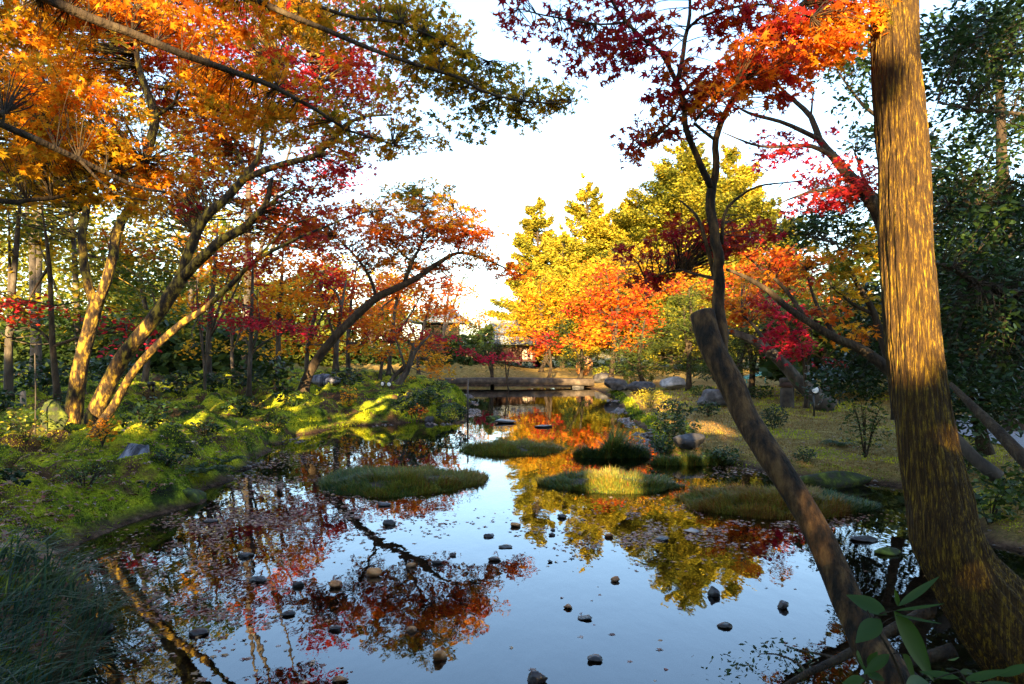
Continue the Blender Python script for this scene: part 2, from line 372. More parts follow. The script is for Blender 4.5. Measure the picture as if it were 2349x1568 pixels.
def blades(name, B, h, w, mat, parent, hue, lean=.35, r=rng, kind=None, ldir=None, droop=.6):
    """curved grass blades rooted at B"""
    n = len(B); a = r.uniform(0, 2*np.pi, n) if ldir is None else ldir+r.normal(0, .6, n)
    w = np.broadcast_to(np.asarray(w, float), (n,))[:, None]
    l = np.abs(r.normal(lean, lean*.5, n)); h = h*r.uniform(.6, 1.2, n)
    d = np.stack([np.cos(a), np.sin(a), 0*a], 1); p = np.stack([-np.sin(a), np.cos(a), 0*a], 1)
    rows = []
    for t, ww in ((0, 1), (.4, .9), (.75, .6), (1, .02)):
        c = B+d*(l*h*t**1.7)[:, None]+np.array([0, 0, 1.])*(h*(t-droop*l*t**2.4*.6))[:, None]
        rows += [c-p*w*ww*.5, c+p*w*ww*.5]
    V = np.stack(rows, 1)
    q = np.array([(0, 1, 3, 2), (2, 3, 5, 4), (4, 5, 7, 6)])
    L = (np.arange(n)[:, None, None]*8+q[None]).reshape(-1)
    hue = np.repeat(np.clip(hue, 0, 1), 3); rd = np.repeat(r.uniform(0, 1, n), 3)
    return mesh_obj(name, V.reshape(-1, 3), L, np.arange(n*3)*4, mat, parent, False, {'hue': hue, 'rnd': rd}, kind)

COVER = 3.6
def crown_points(blobs, lsize, r, per=26, flatz=.22, srad=None):
    """blobs in photo terms (x, y, rx, ry, Y, half depth, cover, hue) -> leaf centres, hues, spray centres"""
    C = []; H = []; SC = []
    for (x, y, rx, ry, Y, ty, cov, hue) in blobs:
        c = P(x, y, Y); k = Y/F
        a3 = np.array([rx*k, ty, ry*k])
        lpx = .42*(lsize/k)**2
        n = int(cov*COVER*math.pi*rx*ry/lpx); ns = max(3, int(n/per))
        v = r.normal(0, 1, (ns, 3)); v /= np.linalg.norm(v, axis=1)[:, None]; v *= (r.uniform(0, 1, ns)**.42)[:, None]
        sc = c+v*a3
        sr = srad or min(.42*lsize*math.sqrt(per)*1.3, max(a3[0], .1))
        m = max(1, n//ns)
        ang = r.uniform(0, 2*np.pi, (ns, m)); rad = sr*np.sqrt(r.uniform(0, 1, (ns, m)))*r.uniform(.6, 1.3, (ns, 1))
        tx = r.normal(0, .25, (ns, 1)); tyy = r.normal(0, .25, (ns, 1))
        px = rad*np.cos(ang); py = rad*np.sin(ang)
        pz = px*tx+py*tyy-.35*rad*rad/max(sr, .01)+r.normal(0, flatz*sr, (ns, m))
        pts = sc[:, None, :]+np.stack([px, py, pz], -1)
        C.append(pts.reshape(-1, 3)); hh = hue+r.normal(0, .085, (ns, 1))+r.normal(0, .035, (ns, m)); H.append(hh.ravel()); SC.append(sc)
    return np.concatenate(C), np.concatenate(H), np.concatenate(SC)

def twigs(mbk, skel, SC, r, rad=.006, maxd=3.0, frac=1.0, sides=4):
    """join spray centres to the nearest limb with thin bent twigs"""
    SK = np.concatenate(skel)
    for c in SC:
        if r.uniform() > frac: continue
        d = np.linalg.norm(SK-c, axis=1)+.6*np.maximum(SK[:, 2]-c[2], 0); i = int(d.argmin())
        if d[i] > maxd or d[i] < .05: continue
        a = SK[i]; L = np.linalg.norm(c-a)
        m = a*.5+c*.5+r.normal(0, .09*L, 3)+np.array([0, 0, .06*L])
        pts, rr = spline([a, m, c], [rad*(.8+.5*L), rad*.8, rad*.35], max(L/5, .04))
        mbk.tube(pts, rr, sides, False)

def tree(name, label, cat, limbs, blobs, bark, lmat, shape, lsize, group=None, seed=1, trunk_sides=14, wob=.12, twig=.006, maxd=3.0,
         per=26, tilt=.6, flute=0, step=.1, frac=1.0, holes=None, twig_sides=4, root_flare=True, flatz=.22):
    """limbs: list of (points [(x,y,Y)] in photo terms or ('w', world points), r0.. list or (r0,r1))"""
    r = np.random.default_rng(seed)
    first = None; skel = []; mt = MB(); mtw = MB()
    for li, (pts, rad) in enumerate(limbs):
        W_ = np.array([P(*p) if not (len(p) == 4) else np.array(p[:3]) for p in pts])
        if len(rad) != len(pts): rad = list(np.linspace(rad[0], rad[1], len(pts)))
        sp, rr = spline(W_, rad, step if li == 0 else step*1.3)
        if li == 0:
            base = sp[0].copy()
            if root_flare:
                hgt = sp[:, 2]-sp[0, 2]; rr = rr*(1+.55*np.exp(-np.maximum(hgt, 0)/(rad[0]*1.6)))
        if li > 0 and len(sp) > 3:   # slight kinks
            off = np.stack([fbm(np.arange(len(sp))*.35+li*7, li, 0, 2, seed+q) for q in range(3)], 1)
            off *= np.minimum(np.arange(len(sp)), 5)[:, None]/5
            sp = sp+off*rr[:, None]*1.6
        mt.tube(sp, rr, trunk_sides if li == 0 or rr[0] > .04 else 8, True, wob, seed+li, flute)
        skel.append(sp[len(sp)//3:] if li == 0 else sp)
    root = empty(name, base, label, cat, group)
    if blobs:
        C, H, SC = crown_points(blobs, lsize, r, per, flatz)
        twigs(mt, skel, SC, r, twig, maxd, frac, twig_sides)
    mt.build('trunk', bark, root, True)
    if blobs:
        leafmesh('crown', C, lsize, shape, lmat, root, H, tilt, r=r)
    return root
# ------------------------------------------------------------------ near trees
# tall straight trunk on the right, foot on the near bank
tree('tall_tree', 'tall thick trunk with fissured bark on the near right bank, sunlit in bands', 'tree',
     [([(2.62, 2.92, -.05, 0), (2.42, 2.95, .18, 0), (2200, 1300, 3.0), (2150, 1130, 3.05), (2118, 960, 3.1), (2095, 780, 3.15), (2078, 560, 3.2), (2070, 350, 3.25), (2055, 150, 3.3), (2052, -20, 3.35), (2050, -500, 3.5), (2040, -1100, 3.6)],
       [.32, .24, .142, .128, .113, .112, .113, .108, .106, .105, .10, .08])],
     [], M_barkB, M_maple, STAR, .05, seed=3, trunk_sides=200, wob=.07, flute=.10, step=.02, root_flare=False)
# leaning cut trunk with two thin sprouts rising from it
T3 = 3.3
tree('leaning_maple', 'leaning sawn-off brown trunk with slender sprouts and dark red star leaves', 'tree',
     [([(1.95, 2.45, -.1, 0), (2061, 1568, 2.68), (1968, 1421, 2.8), (1913, 1302, 2.88), (1853, 1182, 2.95), (1806, 1105, 3.0), (1765, 1043, 3.05), (1712, 958, 3.15), (1678, 881, 3.2), (1633, 795, 3.25), (1611, 718, 3.3)],
       [.10, .077, .066, .059, .055, .056, .060, .056, .060, .057, .059]),
      ([(1655, 835, 3.27), (1651, 770, 3.29), (1648, 700, 3.33), (1642, 600, T3), (1640, 523, T3), (1634, 433, T3), (1637, 400, T3), (1640, 320, T3), (1673, 247, T3), (1707, 183, T3), (1733, 127, T3), (1807, 50, T3), (1880, -40, T3)], [.03, .036, .031, .026, .024, .022, .018, .016, .013, .011, .010, .008, .006]),
      ([(1634, 433, T3), (1597, 357, 3.25), (1573, 290, 3.2), (1567, 233, 3.2), (1553, 190, 3.2), (1520, 123, 3.2), (1473, 87, 3.2), (1433, 50, 3.2), (1390, -20, 3.2)], [.018, .015, .014, .013, .012, .010, .009, .008, .006]),
      ([(1553, 190, 3.2), (1563, 143, 3.2), (1573, 83, 3.25), (1583, 33, 3.25), (1582, -60, 3.3)], [.011, .011, .010, .008, .006]),
      ([(1640, 320, T3), (1600, 290, 3.2), (1597, 275, 3.1), (1640, 230, 3.0), (1690, 190, 3.0)], [.009, .008, .007, .006, .004]),
      ([(1575, 70, 3.25), (1600, 45, 3.2), (1660, 20, 3.1), (1760, 10, 3.1), (1860, 40, 3.1)], [.008, .007, .006, .005, .004]),
      ([(1640, 640, 3.36), (1620, 560, 3.3), (1600, 500, 3.3), (1560, 460, 3.4)], [.012, .010, .008, .004]),
      ([(1655, 560, 3.3), (1660, 495, 3.3), (1683, 460, 3.3), (1740, 427, 3.3), (1840, 413, 3.3)], [.010, .008, .007, .005, .003]),
      ([(1645, 640, 3.3), (1600, 630, 3.5), (1550, 620, 3.7), (1480, 640, 3.8)], [.010, .007, .006, .003]),
      ([(1433, 50, 3.2), (1380, 55, 3.2), (1250, 35, 3.3), (1190, 20, 3.4)], [.006, .005, .004, .003]),
      ([(1567, 233, 3.2), (1520, 300, 3.3), (1450, 340, 3.4)], [.006, .005, .003])],
     [(1210, 30, 82, 40, 3.4, .3, 0.52, 0.16), (1330, 70, 99, 63, 3.4, .3, 0.52, 0.16), (1440, 60, 99, 92, 3.3, .3, 0.52, 0.20), (1430, 130, 66, 34, 3.3, .2, 0.47, 0.14), (1330, 140, 55, 28, 3.3, .2, 0.37, 0.16),
      (1520, 170, 77, 51, 3.2, .25, 0.43, 0.16), (1590, 190, 77, 57, 3.2, .25, 0.53, 0.26), (1560, 250, 99, 46, 3.3, .25, 0.55, 0.28),
      (1500, 290, 88, 36, 3.4, .3, 0.53, 0.28), (1450, 345, 49, 28, 3.4, .2, 0.53, 0.22), (1640, 230, 77, 46, 3.1, .3, 0.53, 0.38), (1700, 170, 77, 57, 3.1, .3, 1.19, 0.40),
      (1760, 130, 77, 57, 3.1, .3, 1.12, 0.34), (1640, 50, 66, 46, 3.2, .3, 0.47, 0.24), (1740, 40, 132, 46, 3.2, .3, 0.97, 0.24), (1850, 110, 99, 69, 3.3, .3, 1.19, 0.46), (1930, 70, 77, 69, 3.4, .3, 1.39, 0.50),
      (1900, 20, 121, 34, 3.4, .3, 1.00, 0.29), (1800, 200, 60, 28, 3.2, .2, 0.60, 0.24), (1780, 230, 44, 28, 3.3, .2, 0.50, 0.19),
      (1560, 530, 77, 34, 3.7, .3, 0.83, 0.24), (1690, 540, 99, 41, 3.7, .3, 0.91, 0.22), (1480, 575, 66, 16, 3.8, .2, 0.75, 0.20), (1600, 585, 66, 34, 3.8, .3, 0.75, 0.24), (1490, 640, 77, 18, 3.9, .2, 0.75, 0.18)],
     M_barkS, M_maple, STAR, .034, seed=5, trunk_sides=40, wob=.11, flute=.03, step=.03, twig=.0028, tilt=.8, per=9, maxd=1.0)
# overhanging maple, trunk outside the frame on the left bank
Y4 = 4.5
tree('overhanging_maple', 'golden maple whose long thin boughs reach across the top from the upper left', 'tree',
     [([(-5.0, 2.2, -.1, 0), (-4.9, 2.6, 1.2, 0), (-4.6, 3.2, 2.6, 0), (-4.1, 3.7, 3.9, 0), (-3.5, 4.1, 4.9, 0)], [.16, .13, .11, .08, .06]),
      ([(-4.1, 3.7, 3.9, 0), (-30, -60, 4.2), (93, -5, 4.3), (200, 40, 4.4), (300, 77, 4.5), (417, 127, 4.6), (533, 167, 4.8), (633, 203, 4.9), (726, 253, 5.0), (800, 300, 5.2), (900, 330, 5.4)], [.06, .040, .032, .029, .027, .024, .021, .017, .013, .009, .005]),
      ([(-3.5, 4.1, 4.9, 0), (150, -150, 4.5), (400, -90, 4.7), (560, -20, 4.8), (653, 27, 4.8), (753, 67, 4.9), (853, 113, 5.0), (953, 147, 5.1), (1053, 177, 5.2), (1103, 207, 5.3), (1200, 232, 5.4), (1310, 235, 5.5)], [.06, .04, .03, .024, .020, .018, .016, .014, .012, .010, .007, .003]),
      ([(560, -20, 4.8), (687, 0, 4.9), (820, 43, 5.0), (920, 53, 5.1), (1020, 100, 5.2), (1120, 140, 5.3)], [.018, .014, .013, .011, .008, .004]),
      ([(-4.6, 3.2, 2.6, 0), (-80, 255, 3.9), (0, 287, 4.0), (83, 323, 4.1), (183, 367, 4.3), (300, 423, 4.6), (380, 440, 4.8)], [.05, .026, .022, .020, .018, .013, .006]),
      ([(183, 367, 4.3), (260, 440, 4.5), (340, 460, 4.7)], [.010, .007, .004]),
      ([(-4.6, 3.2, 2.6, 0), (-60, 455, 4.2), (60, 455, 4.4), (180, 440, 4.6), (330, 370, 4.9)], [.03, .018, .015, .011, .005])],
     [(1150, 205, 150, 42, 5.7, .5, 0.88, .80), (1270, 228, 60, 32, 5.8, .3, 0.97, .80), (1020, 160, 120, 60, 5.5, .5, 1.05, .78), (930, 90, 110, 60, 5.4, .5, 0.79, .76), (1010, 60, 70, 40, 5.4, .4, 0.84, .76), (880, 20, 120, 36, 5.3, .4, 0.86, .74),
      (1090, 285, 60, 34, 5.7, .3, 0.57, .82), (1200, 268, 60, 22, 5.8, .3, 0.70, .82), (950, 300, 90, 34, 5.6, .4, 0.64, .74), (830, 330, 90, 34, 5.5, .4, 0.68, .68), (760, 270, 80, 40, 5.3, .4, 0.59, .7), (900, 210, 80, 40, 5.3, .4, 0.46, .74),
      (760, 60, 90, 50, 5.2, .4, 0.59, .72), (640, 40, 110, 60, 5.1, .4, 0.75, .66), (500, 30, 120, 50, 5.0, .4, 0.85, .6), (370, 50, 120, 50, 4.8, .4, 0.89, .55), (240, 30, 120, 50, 4.7, .4, 0.99, .5), (90, 60, 120, 70, 4.6, .4, 1.09, .66),
      (500, 170, 100, 50, 5.1, .4, 0.59, .58), (640, 180, 90, 40, 5.2, .4, 0.59, .62), (560, 260, 110, 45, 5.3, .5, 0.79, .62), (660, 300, 100, 30, 5.4, .5, 0.69, .64), (60, 200, 110, 70, 4.4, .4, 1.09, .64), (200, 230, 110, 60, 4.6, .4, 0.69, .6),
      (60, 330, 120, 60, 4.4, .4, 1.09, .66), (200, 340, 120, 60, 4.7, .4, 1.09, .66), (320, 400, 120, 50, 5.0, .4, 1.09, .62), (110, 420, 150, 40, 4.7, .4, 0.99, .72), (280, 460, 90, 24, 5.0, .4, 0.89, .68), (460, 360, 80, 36, 5.3, .4, 0.59, .55)],
     M_bark, M_maple, STAR, .042, seed=9, twig=.0035, per=14, maxd=1.6, tilt=.75)
# three leaning maples on the left bank
tree('forked_maple', 'forked leaning maple, leftmost of the three lit trunks on the mossy bank', 'tree',
     [([(158, 1010, 9.8), (163, 985, 9.8), (172, 920, 9.8), (186, 830, 9.8), (208, 745, 9.8), (222, 690, 9.8)], [0.1462, 0.1279, 0.1096, 0.1023, 0.0987, 0.0950]),
      ([(218, 705, 9.8), (200, 640, 9.8), (186, 570, 9.8), (192, 500, 9.8), (205, 430, 9.9), (180, 340, 10)], [0.0658, 0.0622, 0.0549, 0.0512, 0.0365, 0.0219]),
      ([(224, 700, 9.8), (245, 640, 9.8), (266, 560, 9.9), (288, 490, 10), (320, 420, 10), (347, 340, 10), (353, 270, 10), (337, 200, 10), (318, 150, 10), (312, 90, 10), (340, 45, 10), (397, 0, 10)], [0.0731, 0.0695, 0.0658, 0.0622, 0.0585, 0.0658, 0.0622, 0.0512, 0.0402, 0.0329, 0.0292, 0.0219]),
      ([(350, 270, 10), (400, 235, 9.9), (415, 180, 9.8)], [0.0292, 0.0219, 0.0146]), ([(335, 195, 10), (375, 200, 10.2), (420, 160, 10.3)], [0.0219, 0.0146, 0.0088])],
     [(90, 130, 150, 80, 10.2, 1.2, .9, .66), (60, 260, 120, 70, 10.2, 1.2, .9, .62), (250, 170, 100, 50, 10.6, 1.2, .7, .56), (330, 90, 130, 60, 10.9, 1.2, .8, .42), (430, 150, 100, 60, 10.9, 1.2, .8, .30),
      (200, 330, 120, 50, 10.4, 1, .9, .62), (100, 380, 120, 40, 10.1, 1, .8, .68), (310, 300, 60, 40, 11.2, .8, .5, .80), (440, 260, 90, 50, 10.9, 1, .8, .45), (230, 240, 80, 40, 11.0, 1, .5, .78), (330, 480, 60, 30, 10.6, 1, .5, .62), (100, -80, 220, 90, 10.6, 1.5, .9, .6), (400, -100, 200, 90, 10.9, 1.5, .8, .5), (-120, 100, 140, 160, 9.6, 1.4, .9, .66), (-150, 380, 130, 120, 9.6, 1.4, .9, .66), (150, -260, 250, 90, 11.1, 1.5, .8, .5)],
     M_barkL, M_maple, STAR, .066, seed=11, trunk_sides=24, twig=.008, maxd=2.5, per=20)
tree('red_crowned_maple', 'thick dark maple leaning right over the pond under a red and orange crown', 'tree',
     [([(198, 1010, 9.7), (205, 985, 9.7), (240, 900, 9.7), (283, 819, 9.7), (350, 735, 9.7), (417, 637, 9.7)], [0.1389, 0.1170, 0.1096, 0.1060, 0.1023, 0.0913]),
      ([(410, 645, 9.7), (434, 585, 9.7), (443, 552, 9.7), (470, 500, 9.7), (517, 455, 9.7), (566, 400, 9.7), (583, 375, 9.7), (600, 340, 9.7), (603, 270, 9.8), (610, 210, 9.9), (640, 150, 10)], [0.0731, 0.0695, 0.0658, 0.0658, 0.0622, 0.0585, 0.0365, 0.0329, 0.0256, 0.0219, 0.0146]),
      ([(566, 408, 9.7), (600, 394, 9.6), (650, 377, 9.5), (726, 356, 9.4), (767, 317, 9.3), (787, 290, 9.3), (833, 267, 9.2), (900, 262, 9.1)], [0.0476, 0.0453, 0.0424, 0.0380, 0.0329, 0.0278, 0.0205, 0.0109]),
      ([(415, 640, 9.7), (450, 605, 9.6), (500, 567, 9.5), (567, 518, 9.4), (608, 469, 9.3), (620, 430, 9.3), (625, 405, 9.3)], [0.0731, 0.0695, 0.0658, 0.0585, 0.0439, 0.0292, 0.0219]),
      ([(566, 400, 9.7), (545, 350, 9.9), (510, 300, 10), (470, 250, 10)], [0.0219, 0.0183, 0.0146, 0.0088]),
      ([(600, 480, 9.3), (660, 440, 9.2), (740, 430, 9.0)], [0.0219, 0.0146, 0.0073]),
      ([(833, 267, 9.2), (770, 230, 9.5), (720, 170, 9.8), (700, 110, 10)], [0.0146, 0.0132, 0.0102, 0.0058])],
     [(620, 60, 160, 60, 10.7, 1.2, .55, .18), (800, 150, 110, 60, 10.4, 1.2, .6, .22), (720, 190, 120, 60, 10.4, 1.2, .7, .20), (560, 140, 90, 60, 10.7, 1.2, .6, .35), (850, 230, 90, 45, 9.9, 1, .55, .28), (480, 100, 70, 60, 10.9, 1, .7, .2),
      (640, 260, 120, 50, 10.5, 1.2, .65, .46), (520, 230, 110, 60, 10.5, 1.2, .9, .50), (780, 320, 90, 40, 10.0, 1, .65, .34), (700, 410, 110, 40, 9.9, 1, .7, .30), (790, 380, 60, 30, 9.9, 1, .6, .14), (500, 340, 90, 50, 10.6, 1.2, .9, .42), (560, 340, 80, 40, 10.5, 1, .5, .4),
      (460, 430, 90, 50, 10.6, 1, .85, .36), (380, 470, 90, 40, 10.8, 1, .8, .58), (640, 520, 100, 45, 10.1, 1, .8, .34), (700, 480, 60, 30, 9.9, 1, .7, .26), (560, 470, 50, 30, 10.5, .8, .5, .42), (450, 480, 26, 16, 9.9, .4, 1.0, .1), (300, 560, 60, 20, 10.7, 1, .5, .5), (650, -80, 180, 80, 10.7, 1.5, .7, .35), (850, 30, 90, 50, 10.7, 1.3, .5, .25)],
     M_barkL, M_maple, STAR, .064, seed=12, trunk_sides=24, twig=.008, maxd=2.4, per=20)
tree('slender_maple', 'slender maple stretching a long low bough rightward, thinnest lit trunk on the left bank', 'tree',
     [([(205, 1035, 8.4), (222, 985, 8.5), (260, 932, 8.6), (300, 862, 8.6), (350, 802, 8.6), (417, 742, 8.6), (467, 709, 8.6), (533, 649, 8.6), (577, 604, 8.6), (653, 560, 8.6), (740, 522, 8.7), (830, 488, 8.8), (900, 480, 8.9)], [0.0695, 0.0549, 0.0526, 0.0497, 0.0482, 0.0453, 0.0365, 0.0329, 0.0292, 0.0205, 0.0146, 0.0102, 0.0058]),
      ([(577, 604, 8.6), (604, 575, 8.6), (660, 520, 8.6), (700, 505, 8.6), (800, 465, 8.7)], [0.0183, 0.0161, 0.0132, 0.0102, 0.0044]),
      ([(653, 560, 8.6), (700, 570, 8.7), (760, 545, 8.8)], [0.0102, 0.0080, 0.0044])],
     [(700, 560, 90, 26, 8.8, .7, .45, .32), (820, 500, 90, 26, 8.8, .7, .35, .40), (640, 590, 60, 24, 8.7, .6, .45, .36), (600, 600, 40, 30, 8.6, .6, .5, .2)],
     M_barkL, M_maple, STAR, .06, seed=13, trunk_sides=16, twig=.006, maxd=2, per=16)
# dark leaning maple at the bend of the stream
tree('stream_bend_maple', 'dark maple leaning right at the stream bend with a thin rusty umbrella crown', 'tree',
     [([(690, 925, 16.6), (700, 880, 16.6), (715, 845, 16.6), (745, 800, 16.6), (800, 740, 16.6), (862, 684, 16.6), (900, 665, 16.6), (960, 635, 16.6), (1000, 606, 16.6), (1050, 580, 16.6), (1100, 590, 16.6), (1150, 610, 16.6), (1190, 635, 16.5)], [0.1512, 0.1224, 0.1116, 0.1080, 0.1008, 0.0936, 0.0864, 0.0720, 0.0576, 0.0396, 0.0288, 0.0216, 0.0108]),
      ([(862, 684, 16.6), (852, 640, 16.6), (825, 600, 16.6), (800, 570, 16.6), (770, 545, 16.6)], [0.0432, 0.0360, 0.0324, 0.0252, 0.0144]),
      ([(925, 655, 16.6), (945, 600, 16.6), (965, 560, 16.6), (975, 500, 16.6), (960, 450, 16.6)], [0.0504, 0.0432, 0.0324, 0.0216, 0.0108]),
      ([(1050, 580, 16.6), (1060, 530, 16.6), (1040, 480, 16.6)], [0.0216, 0.0144, 0.0086]),
      ([(965, 560, 16.6), (1000, 530, 16.3), (1060, 490, 16.2), (1100, 470, 16.2)], [0.0216, 0.0144, 0.0108, 0.0058]),
      ([(945, 600, 16.6), (900, 560, 16.7), (860, 500, 16.8), (830, 470, 16.9)], [0.0252, 0.0216, 0.0144, 0.0072])],
     [(760, 490, 90, 30, 16.9, 1.4, .6, .45), (700, 540, 80, 30, 16.9, 1.4, .6, .35), (840, 600, 80, 24, 16.9, 1.4, .5, .4), (960, 440, 103, 24, 16.6, 1.2, 0.86, 0.81), (1050, 520, 103, 24, 16.6, 1.4, 0.76, 0.54), (860, 560, 138, 24, 16.8, 1.4, 0.65, 0.39), (900, 480, 103, 34, 16.6, 1.4, 0.65, 0.61), (1000, 490, 103, 40, 16.6, 1.4, 0.76, 0.63), (980, 540, 126, 30, 16.6, 1.4, 0.76, 0.39), (1080, 545, 80, 26, 16.5, 1, 0.76, 0.45), (1100, 590, 69, 20, 16.5, 1, 0.65, 0.58),
      (860, 530, 92, 26, 16.8, 1.2, 0.65, 0.43), (1190, 630, 51, 14, 16.4, .6, 0.97, 0.42), (1150, 605, 57, 14, 16.4, .6, 0.65, 0.47), (900, 590, 92, 26, 16.8, 1, 0.43, 0.54), (1090, 480, 29, 10, 16.2, .4, 0.54, 0.54), (1000, 610, 92, 24, 17.0, .8, 0.54, 0.40)],
     M_bark, M_maple, STAR, .072, seed=21, trunk_sides=20, twig=.009, maxd=3.4, per=18, flatz=.15)
# maple behind the tall trunk, boughs reaching left
tree('bare_bough_maple', 'thinly leaved maple behind the tall trunk, bare curved boughs reaching left against the sky', 'tree',
     [([(2120, 960, 7.5), (2090, 800, 7.4), (2060, 620, 7.2), (2010, 480, 7.0), (1937, 390, 7.0), (1913, 360, 7.0), (1880, 320, 7.0), (1860, 267, 7.0), (1807, 217, 7.0), (1770, 180, 7.0)], [.12, .11, .10, .07, .055, .045, .035, .028, .018, .008]),
      ([(1880, 320, 7.0), (1840, 300, 6.9), (1790, 278, 6.8), (1740, 267, 6.8), (1700, 250, 6.7), (1680, 235, 6.7)], [.028, .025, .02, .018, .012, .006]),
      ([(1913, 360, 7.0), (1880, 343, 6.9), (1840, 333, 6.8), (1770, 335, 6.8), (1723, 330, 6.7), (1657, 303, 6.7)], [.03, .025, .02, .015, .012, .005]),
      ([(1860, 267, 7.0), (1864, 230, 7.0), (1868, 200, 7.0)], [.012, .009, .005]),
      ([(1980, 440, 7.0), (1920, 430, 6.9), (1840, 445, 6.8), (1780, 470, 6.8)], [.025, .02, .012, .005])],
     [(1780, 300, 60, 18, 6.9, .5, .25, .14), (1760, 340, 70, 26, 6.8, .6, .35, .12), (1850, 330, 60, 26, 6.8, .5, .4, .12), (1900, 400, 70, 26, 6.9, .6, .8, .18), (1940, 440, 60, 30, 6.9, .6, 1.1, .22), (1860, 460, 70, 20, 6.9, .6, .9, .16), (1790, 380, 60, 20, 6.9, .5, .25, .1), (1960, 410, 40, 26, 7, .5, 1.0, .24)],
     M_bark, M_maple, STAR, .055, seed=23, twig=.004, maxd=1.8, per=12)
tree('yellow_leaved_tree', 'small tree with clusters of pure yellow leaves left of the tall trunk', 'tree',
     [([(2060, 960, 9.0), (2040, 840, 9.0), (2005, 720, 9.0), (1960, 640, 9.0), (1920, 560, 9)], [.06, .055, .045, .03, .015]), ([(2005, 720, 9), (1960, 700, 9), (1910, 660, 9)], [.03, .02, .01])],
     [(1950, 600, 60, 45, 9, .6, .6, .80), (1930, 660, 60, 50, 9, .6, .6, .74), (1990, 560, 50, 40, 9.2, .6, .7, .84), (1880, 600, 60, 40, 9.4, .6, .5, .92), (1870, 530, 60, 36, 9.4, .6, .5, .97), (1975, 700, 40, 40, 9.2, .6, .5, .78), (1780, 520, 60, 30, 10, .6, .5, .84)],
     M_bark, M_maple, STAR, .08, seed=24, twig=.004, maxd=1.8, per=12)
# propped old leaning tree and crimson maple by the post
tree('propped_tree', 'old lichen-spotted trunk leaning left, propped on the stone post', 'tree',
     [([(1900, 935, 15.6), (1868, 905, 15.6), (1835, 878, 15.6), (1800, 838, 15.6), (1765, 805, 15.6), (1730, 782, 15.6), (1690, 765, 15.6), (1655, 750, 15.7)], [.17, .16, .15, .13, .12, .10, .08, .05]),
      ([(1765, 805, 15.6), (1740, 760, 15.5), (1700, 720, 15.5)], [.05, .04, .02])],
     [(1680, 690, 80, 40, 15.8, .9, .6, 0.46), (1730, 640, 70, 30, 15.8, .9, .5, 0.52), (1640, 740, 50, 26, 15.8, .8, .5, 0.54), (1720, 710, 50, 30, 15.5, .8, .5, 0.42)],
     M_barkG, M_maple, STAR, .10, seed=31, trunk_sides=18, twig=.008, maxd=2.5, per=16)
tree('crimson_maple', 'small bright crimson maple behind the round lamp', 'tree',
     [([(1850, 935, 14.8), (1848, 880, 14.8), (1842, 820, 14.8), (1832, 780, 14.8), (1800, 730, 14.8)], [.045, .04, .03, .025, .012]), ([(1845, 850, 14.8), (1862, 800, 14.8), (1860, 740, 14.8)], [.03, .02, .01])],
     [(1790, 770, 50, 34, 14.6, .6, 0.72, .03), (1840, 800, 40, 22, 14.6, .5, 0.72, .02), (1780, 690, 40, 18, 14.6, .5, 0.59, .04), (1800, 730, 50, 18, 14.6, .5, 0.45, .05), (1860, 720, 40, 24, 14.6, .5, 0.39, .08), (1740, 690, 40, 20, 14.8, .5, 0.33, .14), (1900, 830, 40, 12, 14.6, .4, 0.39, .16)],
     M_bark, M_maple, STAR, .11, seed=32, twig=.006, maxd=1.8, per=14)
tree('low_branch_maple', 'rusty maple right of the sprouts, one thick dark bough slanting up to the left', 'tree',
     [([(2120, 930, 8.0), (2040, 850, 8.0), (1975, 800, 8.0), (1917, 775, 8.0), (1850, 735, 8.0), (1800, 700, 8.0), (1760, 665, 8.0), (1710, 635, 8.0), (1665, 617, 8.0)], [.08, .066, .058, .05, .043, .038, .032, .025, .015]),
      ([(1850, 735, 8), (1800, 660, 8.2), (1740, 610, 8.4), (1690, 570, 8.5)], [.03, .022, .015, .008]), ([(1917, 775, 8), (1870, 690, 8.2), (1850, 620, 8.4)], [.03, .02, .01])],
     [(1740, 600, 80, 26, 8.5, .7, .55, 0.38), (1820, 620, 70, 40, 8.4, .7, .5, 0.42), (1860, 580, 60, 30, 8.4, .7, .45, 0.48), (1700, 560, 60, 30, 8.5, .6, .5, 0.36), (1900, 720, 50, 30, 8.2, .5, .5, 0.32), (1960, 760, 50, 30, 8.2, .5, .6, 0.57)],
     M_bark, M_maple, STAR, .07, seed=33, twig=.005, maxd=2, per=14)

